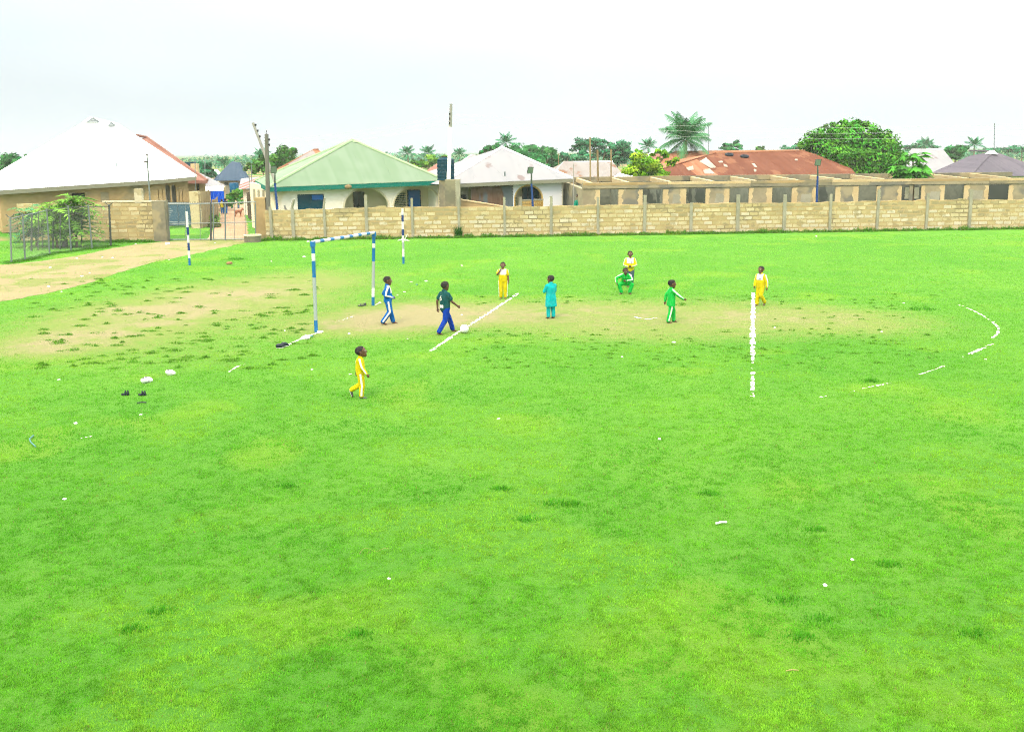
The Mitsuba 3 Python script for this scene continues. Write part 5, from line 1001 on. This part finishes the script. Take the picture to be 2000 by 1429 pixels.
    if shoes:
        for s in 'RL':
            an = J['an' + s]; toe = np.array(pose.get('to' + s, (0, 1, -.15)), float); toe /= np.linalg.norm(toe); p = [(an - toe * .022 - [0, 0, .020], .028), (an + toe * .055 - [0, 0, .030], .023), (an + toe * .095 - [0, 0, .034], .018)]
            sk = put(k, 'shoe', soft(hull(*p), .016, 3), shoes); nn = np.cross(np.cross(toe, [0, 0, 1.0]), toe); nn /= np.linalg.norm(nn)
            put(sk, 'sole', soft(hull(*[(c - nn * (r * .78), r * .42) for c, r in p]), .016, 2), 'm_litter')
    tm = tomesh(jm)
    def surf(x, z, front):                                 # the cloth's surface in front of or behind a place on the trunk
        near = tm.vertices[(abs(tm.vertices[:, 0] - x) < .03) & (abs(tm.vertices[:, 2] - z) < .03)]; return (near[:, 1].max() if front else near[:, 1].min()) if len(near) else 0
    if crest:
        x, z, m_, r_ = crest; c = np.array([x, surf(x, z, True), z]); t = trimesh.creation.cylinder(r_, .008, sections=14); t.apply_transform(trimesh.transformations.rotation_matrix(math.pi / 2, [1, 0, 0])); t.vertices *= [1, 1, 1.2]; t.apply_translation(c)
        put(k, 'crest', t, 'm_cl_' + m_, 40)
    for nm, txt, x, z, hgt in number or []:
        if txt in ('patch', 'hem'):
            pol = Polygon([(-.5, -.45), (-.2, -.5), (.1, -.32), (.3, -.5), (.55, -.4), (.5, .45), (.15, .5), (-.25, .42), (-.5, .5)]); t = extr(pol, .1); t.vertices *= [hgt * (1.5 if txt == 'hem' else 1), hgt, .1]
        else: t = meshkit.text_mesh(txt, hgt, .01, True); t.apply_translation([-t.bounds.mean(0)[0], -hgt / 2, 0])
        t = t.subdivide(); v = t.vertices; t.vertices = np.stack([x + v[:, 0], np.full(len(v), 0.0), z + v[:, 1]], 1)
        sv, ex = tm.vertices[tm.vertices[:, 1] < .02], v[:, 2] / max(1e-6, v[:, 2].max())
        d2 = (t.vertices[:, None, 0] - sv[None, :, 0]) ** 2 + (t.vertices[:, None, 2] - sv[None, :, 2]) ** 2; i = d2.argsort(1)[:, :4]; t.vertices[:, 1] = sv[i, 1].mean(1) + .002 - ex * .008; t.fix_normals()
        put(k, nm, t, 'm_cl_white_cloth', False)
    return k
FG = gp
# boy in the dark jersey, mid-stride, his back half towards us
person('boy in dark teal jersey numbered 6 and blue trousers striding towards the ball', FG(870, 651), 1.40, 42,
       {'head': (0, .02, .905), 'hipR': (.052, 0, .485), 'hipL': (-.052, 0, .485), 'knR': (.055, -.04, .265), 'anR': (.058, -.21, .055), 'knL': (-.055, .14, .285), 'anL': (-.055, .225, .05), 'toR': (0, 1, -.2),
        'elR': (.14, .06, .62), 'wrR': (.15, .19, .525), 'elL': (-.14, -.07, .62), 'wrL': (-.15, -.06, .48)}, 'darkteal', 'royal', hx=0.1, sleeve='short',
       number=[('number', '6', -.020, .685, .088), ('hem_print', 'hem', -.005, .528, .062)], seed=1, wide=1.02, skin='m_skin')
person('boy in bright blue tracksuit with white stripes standing in front of the goal', FG(759, 633), 1.36, 12,
       {'elR': (.14, -.06, .625), 'wrR': (.045, .115, .555), 'elL': (-.14, -.07, .625), 'wrL': (-.03, .12, .55), 'handR': (-1, .5, -.2), 'handL': (1, .5, -.2), 'knR': (.055, .03, .27), 'anR': (.06, -.13, .06), 'knL': (-.05, .05, .27), 'anL': (-.055, .10, .05), 'outR': (1, -.1, .3), 'outL': (-1, -.1, .3), 'waist': (0, .012, .58)},
       'blue', 'blue', sleeve='long', stripe='white_cloth', legstripe='white_cloth', chest=('white_cloth', .655), number=[('back_print', 'patch', -.02, .735, .032)], seed=2)
person('small boy in yellow tracksuit and grey shoes walking alone on the near turf, looking up', FG(706, 777), 1.035, 8,
       {'head': (0, .03, .892), 'neck': (0, .012, .78), 'elR': (.14, .03, .625), 'wrR': (.15, .115, .49), 'elL': (-.135, -.05, .62), 'wrL': (-.13, -.07, .49), 'knR': (.055, .02, .245), 'anR': (.056, .0, .05), 'knL': (-.05, .01, .26), 'anL': (-.055, -.19, .155), 'toL': (0, .25, -1), 'outR': (1, -.2, .3)},
       'yellow', 'yellow', hp=.28, stripe='white_cloth', legstripe='white_cloth', shoes='m_galv_dark', number=[('back_print', 'patch', -.03, .70, .045)], seed=3, headsize=1.15, wide=1.1)
person('boy in short sleeved white and yellow shirt holding one hand at his mouth', FG(983, 583), 1.21, -95,
       {'elR': (.15, .07, .665), 'wrR': (.055, .10, .795), 'handR': (-.4, .1, 1), 'wrL': (-.155, .03, .47), 'knR': (.062, .01, .265), 'anR': (.068, 0, .05), 'knL': (-.056, .01, .265), 'anL': (-.062, 0, .05)},
       'yellow', 'yellow', sleeve='short', chest=('white_cloth', .66), stripe='white_cloth', legstripe='white_cloth', seed=4)
person('boy in a turquoise tunic and trousers seen from behind with folded arms', FG(1076, 622), 1.26, 118,
       {'elL': (-.15, .04, .63), 'wrL': (.0, .13, .645), 'elR': (.14, .05, .63), 'wrR': (-.03, .135, .66), 'handL': (1, .2, 0), 'handR': (-1, .2, .1), 'knR': (.058, .005, .265), 'anR': (.062, -.01, .05), 'knL': (-.058, .005, .265), 'anL': (-.064, .01, .05)},
       'teal', 'teal', hx=0.35, skirt=(0, -.01, .285), seed=5, wide=1.0)
person('boy in yellow jacket with white chest standing behind the crouching boy', FG(1230, 560), 1.28, -92,
       {'elR': (.155, .02, .615), 'wrR': (.05, .12, .575), 'elL': (-.155, .02, .615), 'wrL': (-.03, .125, .58), 'handR': (-1, .3, -.1), 'handL': (1, .3, -.1)},
       'yellow', 'slate', chest=('white_cloth', .655), stripe='white_cloth', crest=(-.035, .69, 'crest', .016), seed=6)
person('boy in green and white tracksuit crouching low with hands on his knees', FG(1222, 574), 1.27, -97,
       {'hips': (0, -.12, .29), 'hipR': (.055, -.10, .285), 'hipL': (-.055, -.10, .285), 'waist': (0, -.075, .36), 'chest': (0, .01, .455), 'neck': (0, .06, .535), 'shR': (.108, .045, .50), 'shL': (-.108, .045, .50), 'head': (.01, .10, .615),
        'knR': (.175, .05, .255), 'anR': (.115, .03, .05), 'knL': (-.165, .05, .255), 'anL': (-.105, .03, .05), 'elR': (.25, .02, .42), 'wrR': (.235, .07, .305), 'elL': (-.155, .085, .385), 'wrL': (-.02, .125, .365), 'handL': (1, .3, 0), 'toR': (.35, 1, -.15), 'toL': (-.35, 1, -.15), 'outR': (1, 0, .6), 'outL': (-.6, .6, .5)},
       'green', 'green', hx=0.1, hp=-.15, stripe='white_cloth', seed=7, skin='m_skin_dark')
person('boy in long green tracksuit with white stripes reaching one arm out beside the penalty spot', FG(1310, 630), 1.20, 10,
       {'elR': (.145, .11, .665), 'wrR': (.15, .245, .565), 'handR': (.1, 1, -.35), 'elL': (-.145, -.08, .63), 'wrL': (-.15, -.10, .49), 'knR': (.056, -.03, .26), 'anR': (.06, -.085, .05), 'knL': (-.056, .075, .27), 'anL': (-.058, .09, .05), 'outR': (1, -.2, .6), 'outL': (-1, -.4, .3)},
       'green', 'green', stripe='white_cloth', legstripe='white_cloth', skirt=(0, -.005, .40), crest=(.05, .64, 'white_cloth', .010), seed=8, headsize=1.05)
person('boy in yellow tracksuit with white chest panel walking beside the penalty box line', FG(1484, 597), 1.23, -138,
       {'knR': (.054, .02, .265), 'anR': (.056, .045, .05), 'knL': (-.056, .06, .275), 'anL': (-.062, -.12, .085), 'toL': (0, .7, -.7), 'elL': (-.15, -.03, .62), 'wrL': (-.17, -.03, .475), 'elR': (.14, .02, .62), 'wrR': (.12, .09, .50)},
       'yellow', 'yellow', hx=-.05, chest=('white_cloth', .655), stripe='white_cloth', crest=(-.03, .695, 'crest', .022), seed=9)
p = gp(435, 418, -.02); person('small distant figure in yellow top walking away up the lane', p, 1.22, 85, {'knR': (.055, .05, .27), 'anR': (.056, .03, .05)}, 'yellow', 'blue', sleeve='short', seed=10)
p = gp(441.5, 418, -.02); person('small distant figure in dark top beside the one in yellow up the lane', p, 1.30, 92, {'knL': (-.055, .05, .27), 'anL': (-.056, .03, .05)}, 'navy', 'blue', sleeve='short', stripe=None, seed=11)
p = at(1131, 398, 64.0); p[2] = 0; hh = at(1131, 377, 64)[2]; person('figure in a green shirt half hidden behind the long wall by the grey store', p, hh, -60, {'elR': (.16, .03, .63), 'wrR': (.06, .11, .57)}, 'jade', 'navy', sleeve='long', seed=12)
# the goat on the lane
def goat():
    P = gp(466, 423.5, -.02); k = thing('goat', 'small brown goat standing on the red lane beyond the gate', 'goat'); b = [hull(((0, -.22, .40), .11), ((0, 0, .42), .115), ((0, .20, .43), .10)), hull(((0, .22, .45), .075), ((0, .36, .60), .05)), hull(((0, .36, .62), .055), ((0, .48, .56), .03)), hull(((0, -.32, .46), .02), ((0, -.38, .54), .012))]
    for s in (-1, 1):
        b += [hull(((.06 * s, .20, .38), .05), ((.06 * s, .19, .20), .026)), hull(((.06 * s, .19, .20), .024), ((.06 * s, .20, .02), .018)), hull(((.06 * s, -.22, .38), .06), ((.06 * s, -.18, .25), .032)), hull(((.06 * s, -.18, .25), .03), ((.06 * s, -.27, .16), .02)), hull(((.06 * s, -.27, .16), .02), ((.06 * s, -.25, .02), .018)), hull(((.03 * s, .35, .66), .012), ((.09 * s, .33, .62), .016)), hull(((.02 * s, .36, .67), .01), ((.03 * s, .30, .76), .005))]
    t = soft(union(b), .03, 4); t.apply_transform(trimesh.transformations.rotation_matrix(-.9, [0, 0, 1])); t.apply_translation(P); add(k, 'body', t, 'm_goat', True)
mat('m_goat', (.30, .11, .05), .9, .1); goat()

# ------------------------------------------------------------------ ball, shoes, litter
B = gp(907, 650); r = .115
ball = trimesh.creation.icosphere(4, r); key = thing('football', 'white football on the chalk line in front of the boy in the jersey', 'football')
ico = trimesh.creation.icosphere(0); dirs = ico.vertices / np.linalg.norm(ico.vertices, axis=1, keepdims=True); mx = (ball.vertices / r @ dirs.T); srt = np.sort(mx, 1); seam = np.clip((.018 - abs(srt[:, -1] - srt[:, -2])) / .018, 0, 1)
ball.vertices *= (1 - .02 * seam)[:, None]; ball.apply_translation(B + [0, 0, r]); scene[key] = mikit.ply(ball, 'm_litter', smooth=True)
def stick(p, q, r_, m_, label, nm='stick'): a, b = gp(*p), gp(*q); a[2] = b[2] = r_ + .008; one(nm, tube([a, (a + b) / 2 + [0, 0, .01], b], r_, 6), m_, label, 'stick', smooth=40)
def slipper(px, py, yaw, L, m_, label, strap=True, group=None, nm='slipper'):
    L *= .54; c = gp(px, py); k = thing(nm, label, 'shoe', group); a = math.radians(yaw)
    pts = [(L * .5 * math.cos(t) * (1), L * (.20 + .03 * math.cos(t)) * math.sin(t)) for t in np.linspace(0, 2 * math.pi, 22)[:-1]]; s = extr(Polygon(pts), .03)
    u = [s]; A = np.linspace(0, math.pi, 9); st = []
    for x in ((.02, .16) if strap else (.0,)):
        st.append(tube([(x * L / .3 * .6, math.cos(t) * L * .21, .02 + math.sin(t) * .06) for t in A], .014, 5))
    if not strap: st = [tomesh(MF.batch_hull([S((-L * .36, 0, .055), .05), S((L * .05, 0, .05), .055), S((L * .36, 0, .03), .035)]))]
    def pl(m): m.apply_transform(trimesh.transformations.rotation_matrix(a, [0, 0, 1])); m.apply_translation(c + [0, 0, .012]); return m
    add(k, 'sole', pl(s), m_ if strap else 'm_litter'); add(k, 'strap' if strap else 'upper', pl(cat(st)), m_ if strap else ('m_litter' if m_ == 'm_litter' else m_), 40)
    if not strap:
        add(k, 'opening', pl(tomesh(MF.batch_hull([S((-L * .28, 0, .088), .028), S((-L * .05, 0, .085), .024)]))), 'm_galv_dark')
slipper(245, 772, 10, .30, 'm_rubber', 'left of two dark slippers on the near left turf'); slipper(278, 772.5, 5, .30, 'm_rubber', 'right of two dark slippers on the near left turf')
stick((268, 788.5), (286, 787.5), .012, 'm_rubber', 'thin dark strip lying in front of the two dark slippers', 'strip')
slipper(290, 746, 20, .30, 'm_litter', 'white shoe nearer of the white pair on the left turf', False, nm='shoe'); slipper(283, 748, 60, .22, 'm_litter', 'small white shoe touching the nearer white shoe', False, nm='shoe'); slipper(334, 732, 15, .33, 'm_litter', 'white shoe farther of the white pair on the left turf', False, nm='shoe')
slipper(548, 680, 30, .36, 'm_rubber', 'black shoe lying at the left end of the goal line', False, nm='shoe'); slipper(557, 677, 35, .36, 'm_rubber', 'second black shoe lying at the left end of the goal line', False, nm='shoe')
slipper(704, 598.5, 10, .30, 'm_galv_dark', 'left dark sandal behind the far goalpost'); slipper(711, 597.5, 30, .30, 'm_galv_dark', 'right dark sandal behind the far goalpost')
def scrap(px, py, size, seed, m_='m_litter', label='small white scrap of paper litter lying on the grass of the pitch', group='white litter scraps on the pitch', flatn=.35, nm='litter_scrap'):
    size *= .62; r = np.random.default_rng(seed); t = trimesh.creation.icosphere(2, 1.0); t.vertices *= (0.55 + 0.9 * meshkit.fbm(t.vertices * 1.7 + seed, 3, seed))[:, None]; t.vertices *= np.array([1, .7, flatn]) * size; t.apply_transform(trimesh.transformations.rotation_matrix(r.uniform(0, 6), [0, 0, 1])); t.apply_translation(gp(px, py) + [0, 0, size * flatn * .55]); one(nm, t, m_, label, 'litter', group)
SCRAPS = '''white scrap on the grass right of the concrete basin|smaller white scrap on the grass right of the concrete basin|white scrap at the wall foot behind the goal crossbar|long white scrap on the grass left of the near goalpost top|white scrap on the grass between the orange stone and the goal|left of three white scraps behind the boy in blue|right of three white scraps behind the boy in blue|white scrap on the grass just right of the far goalpost|small white scrap behind the shoulder of the boy in blue|white scrap on the far grass left of the boy holding his mouth|white scrap on bare earth beside the arm of the boy in the jersey|small white scrap on the grass below the boy in blue|pale scrap on the trodden grass inside the near goalpost|tiny white scrap left of the near goalpost foot|tiny white scrap on the turf left of the walking yellow boy|tiny white scrap touching the back of the walking yellow boy|white scrap on the left turf above the bent strap|white scrap low on the left turf|tiny white speck on the near turf below the string|upper white scrap on the near right turf|lower white scrap on the near right turf|white scrap on the turf below the penalty spot mark|white scrap on the grass behind the boy in long green|tiny white scrap on the turf below the crouching boy|white scrap just right of the penalty box line|tiny white scrap among tufts on the right worn ground|tiny white scrap left of the chalk arc's upper end|white scrap on the far grass in front of the long wall|tiny white scrap in the middle of the open turf|tiny white scrap on the turf below the reaching boy|tiny white scrap inside the chalk arc at the right|tiny white scrap on the turf below the dark slippers|white scrap at the fence end of the dirt path|white scrap on the dirt path in front of the chain link fence|white scrap on the dirt path below the dark fence post|white scrap on the dirt path in front of the compound wall|white scrap on the dirt path right of the rubbish heap|white scrap on the grass under the barred gate|white scrap low on the left end of the dirt path|white scrap at the lower edge of the dirt path|largest white scrap in the middle of the dirt path|small white scrap beside the largest one on the dirt path|white scrap at the left end of the dirt path|tiny white scrap on the left turf beyond the white shoes'''.split('|')
for i, (x, y, s) in enumerate([(536, 466, .1), (534, 468, .08), (602, 472, .13), (594, 502, .13), (530, 511, .09), (803, 551, .08), (832, 549.5, .11), (790, 571, .10), (776, 577, .06), (902, 519, .09), (902, 615, .06), (796, 662, .05), (682, 652, .07), (556, 646, .05), (609, 722, .05), (684, 731, .05), (148, 827, .07), (126, 975, .06), (760, 1130, .035), (1665, 1093, .05), (1611, 1143, .055), (1316, 669, .09), (1325, 577, .07), (1215, 697, .05), (1513, 640, .06), (1722, 648, .05), (1765, 592, .07), (1594, 462, .12), (974, 818, .05), (1288, 858, .06), (1925, 702, .05), (275, 810, .05), (150, 505, .1), (200, 503, .08), (220, 504, .12), (265, 477, .1), (330, 508, .07), (420, 475, .09), (95, 560, .1), (120, 570, .07), (160, 540, .12), (175, 534, .08), (98, 523, .11), (115, 742, .06)]): scrap(x, y, s, i + 1, label=SCRAPS[i])
scrap(597, 662, .20, 81, label='crumpled white plastic bag on the goal line beside the near goalpost', group=None, flatn=.55, nm='plastic_bag'); scrap(625, 649, .14, 82, label='flat white cloth at the foot of the near goalpost', group=None, nm='plastic_bag'); scrap(609, 657.5, .09, 83, 'm_litter_blue', 'small teal blue bottle scrap near the near goalpost', None, .6, 'plastic_scrap'); scrap(814, 557, .09, 84, 'm_litter_blue', 'small teal blue plastic scrap right of the far goalpost', None, .6, 'plastic_scrap'); scrap(327, 477.5, .22, 85, label='heap of white rubbish by the foot of the dark gate pillar', group=None, flatn=.5, nm='rubbish_heap')
scrap(448, 516.5, .23, 86, 'm_stone', 'orange brown stone lying on the grass in front of the gate', None, .6, 'stone'); labels['stone']['category'] = 'stone'
stick((1398, 1025), (1419, 1022), .014, 'm_litter', 'short white stick lying on the near turf right of centre'); stick((1535, 1312), (1559, 1311), .006, 'm_straw', 'yellow straw lying near the lower right of the turf')
t = np.linspace(0, 1, 16); pts = np.array([gp(702 + 58 * u, 1085 - 12 * u - 5 * math.sin(5 * u)) + [0, 0, .03 + .03 * math.sin(u * 9)] for u in t]); one('string', tube(pts, .0022, 5), 'm_straw', 'thin loose pale string lying on the near turf', 'string', smooth=40)
pts = np.array([gp(70, 875), gp(60, 866), gp(58, 860), gp(66, 853)]) + [0, 0, .03]; one('string', tube(pts, .012, 5), 'm_litter_blue', 'bent blue and white strap at the left edge of the near turf', 'strap', smooth=40)

# ------------------------------------------------------------------ grass
def blades(pos, h, w, cols, r, lean=.55):
    n = len(pos); a = r.uniform(0, 2 * math.pi, n); d = np.stack([np.cos(a), np.sin(a), 0 * a], 1); b = r.uniform(0, 2 * math.pi, n); l = np.stack([np.cos(b), np.sin(b), 0 * b], 1) * (r.uniform(.2, 1.3, n) * lean * h)[:, None]
    v = np.stack([pos - d * w[:, None] / 2, pos + d * w[:, None] / 2, pos + l + np.column_stack([0 * h, 0 * h, h])], 1).reshape(-1, 3); return v, np.arange(3 * n).reshape(-1, 3), np.repeat(cols, 3, 0)
r = np.random.default_rng(77); N = 1700000
u = r.random(N); yy = 1 / (1 / 6.3 - u * (1 / 6.3 - 1 / 58.0)); half = yy * .60 + 3.2; xx = r.uniform(-1, 1, N) * half          # fewer and larger with distance
wn = wornmask(xx, yy, np.exp); P2 = np.column_stack([xx, yy, np.zeros(N)]); mid = meshkit.fbm(P2 * .9, 3, 1); big = meshkit.fbm(P2 * .22, 3, 2); clump = meshkit.fbm(P2 * 5.0, 3, 3)
cg = meshkit.fbm(P2 * 7.0 + 3, 3, 31); keep = r.random(N) > np.clip((wn * (.6 + .8 * mid) - .12) * 2.0, 0, .985); keep &= r.random(N) < np.clip((cg - .30) * 4.5, .25, 1); keep &= ~((xx < cwR[0]) & (yy > cwR[1] - .2)); import shapely; keep &= ~(shapely.contains_xy(Polygon([gp(*q)[:2] for q in pathpix]), xx, yy) & (r.random(N) > .10))
xx, yy, mid, big, clump, wn = (q[keep] for q in (xx, yy, mid, big, clump, wn)); n = len(xx)
h = (0.008 + 0.022 * np.clip(clump * 1.9 - .45, 0.05, 1.2)) * r.uniform(.6, 1.35, n) * (1 + yy / 70); w = (.0045 + .00050 * yy) * r.uniform(.7, 1.4, n)
g0, g1, g2 = np.array([.108, .375, .026]), np.array([.172, .46, .034]), np.array([.24, .50, .040]); m_ = np.clip((big * .45 + mid * .55 - .3) / .42, 0, 1)[:, None]; C = g0 * (1 - m_) + g1 * m_
yl = np.clip((meshkit.fbm(np.column_stack([xx, yy, 0 * xx]) * .7 + 50, 4, 9) - .50) * 5, 0, .9)[:, None]; C = C * (1 - yl) + g2 * yl; C = C * r.uniform(.78, 1.2, (n, 1)); C = C * (.86 + .36 * np.clip((meshkit.fbm(np.column_stack([xx, yy, 0 * xx]) * 11.0 + 7, 3, 21) - .25) * 2, 0, 1))[:, None]; dry = r.random(n) < .018; C[dry] = np.array([.24, .24, .08]) * r.uniform(.7, 1.2, (dry.sum(), 1)); C += (np.clip(wn, 0, .6) * .35)[:, None] * np.array([.22, .04, .03])
v, f, c = blades(np.column_stack([xx, yy, np.zeros(n)]), h, w, np.clip(C, 0, .9), r)
def stuff(name, v, f, c, label, cat_): scene[name] = mikit.ply(trimesh.Trimesh(v, f, process=False), 'm_blade', color=c); labels[name] = {'label': label, 'category': cat_, 'kind': 'stuff'}
stuff('grass', v, f, c, 'short bright green turf of the pitch', 'grass')
V, Fc, C, o = [], [], [], 0                              # darker tufts left standing on the trodden ground, and a fringe along the wall
def tuft(c, rad, hgt, n, col):
    global o
    q = r.normal(size=(n, 2)) * rad * [1.2, .6]; p = np.column_stack([c[0] + q[:, 0], c[1] + q[:, 1], 0 * q[:, 0]]); hh = hgt * np.exp(-(q ** 2).sum(1) / (2.2 * rad * rad)) * r.uniform(.6, 1.2, n); v, f, cc = blades(p, hh, np.full(n, .008 + .00075 * c[1]), np.clip(np.array(col) * r.uniform(.6, 1.35, (n, 1)), 0, .9), r, .5); V.append(v); Fc.append(f + o); C.append(cc); o += len(v)
DK = (.12, .30, .026)
for i in range(230):
    x, y = r.uniform(60, 620), r.uniform(540, 720); tuft(gp(x, y), r.uniform(.04, .15), r.uniform(.02, .09), int(r.uniform(30, 100)), DK if r.random() < .65 else (.12, .32, .03))
for i in range(300):
    x, y = r.uniform(900, 1850), r.uniform(575, 720)
    if abs(y - 620) < 22 and x < 1500: continue
    tuft(gp(x, y), r.uniform(.03, .11), r.uniform(.02, .06), int(r.uniform(20, 60)), DK if r.random() < .6 else (.12, .32, .03))
for x, y, s in [(1735, 1103, .11), (1592, 1036, .10), (1535, 1175, .14), (1600, 1212, .12), (1085, 985, .16), (1120, 986, .10), (1030, 1015, .12), (980, 955, .10), (460, 507, .35), (1385, 965, .1), (1560, 1245, .12), (1905, 1240, .12), (310, 1195, .12), (260, 1230, .1), (700, 1240, .12), (560, 950, .1), (1700, 745, .15), (1800, 605, .3)]: tuft(gp(x, y), s, .05 + s * .30, 130, (.085, .34, .02))
for i in range(900):
    a = r.uniform(0, wf.L - .2); c = wf.pt(a, 0, -r.uniform(.12, .9)); tuft(c, .16, r.uniform(.06, .26) * (1.5 if int(a * .7) % 4 == 0 else 1), 26, (.085, .25, .02) if r.random() < .75 else (.14, .25, .03))
for i in range(260):
    t_ = r.random(); c = cwL * (1 - t_) + cwR * t_ + [0, -r.uniform(.12, .8), 0]; tuft(c, .16, r.uniform(.06, .22), 26, (.085, .26, .02))
for i in range(240):
    j = r.integers(0, 5); t_ = r.random(); c = gp(*FP[j][1]) * (1 - t_) + gp(*FP[j + 1][1]) * t_ + [r.normal(0, .2), r.normal(0, .3), 0]; tuft(c, .15, r.uniform(.04, .13), 24, (.09, .26, .02))
a, z = wf.sz(895, 440); [tuft(wf.pt(a, 0, -.2), .10, .75, 160, (.03, .15, .014)) for _ in range(2)]
V, Fc, C = np.vstack(V), np.vstack(Fc), np.vstack(C); okk = np.linalg.norm(V, axis=1) < 200
stuff('grass_tufts', V, Fc, C, 'darker grass tufts on the trodden ground and along the foot of the walls', 'grass tufts')

# ------------------------------------------------------------------ the humid air
scene['haze_air'] = {'type': 'homogeneous', 'albedo': {'type': 'rgb', 'value': [0.95, 0.95, 0.95]}, 'sigma_t': 0.00045}
scene['haze'] = {'type': 'cube', 'to_world': mi.ScalarTransform4f().translate([0, 210, 7.5]).scale([580, 345, 8.6]), 'bsdf': {'type': 'null'}, 'interior': {'type': 'ref', 'id': 'haze_air'}}
labels['haze'] = {'label': 'pale humid haze over the whole place', 'category': 'haze', 'kind': 'stuff'}
scene['camera']['medium'] = {'type': 'ref', 'id': 'haze_air'}
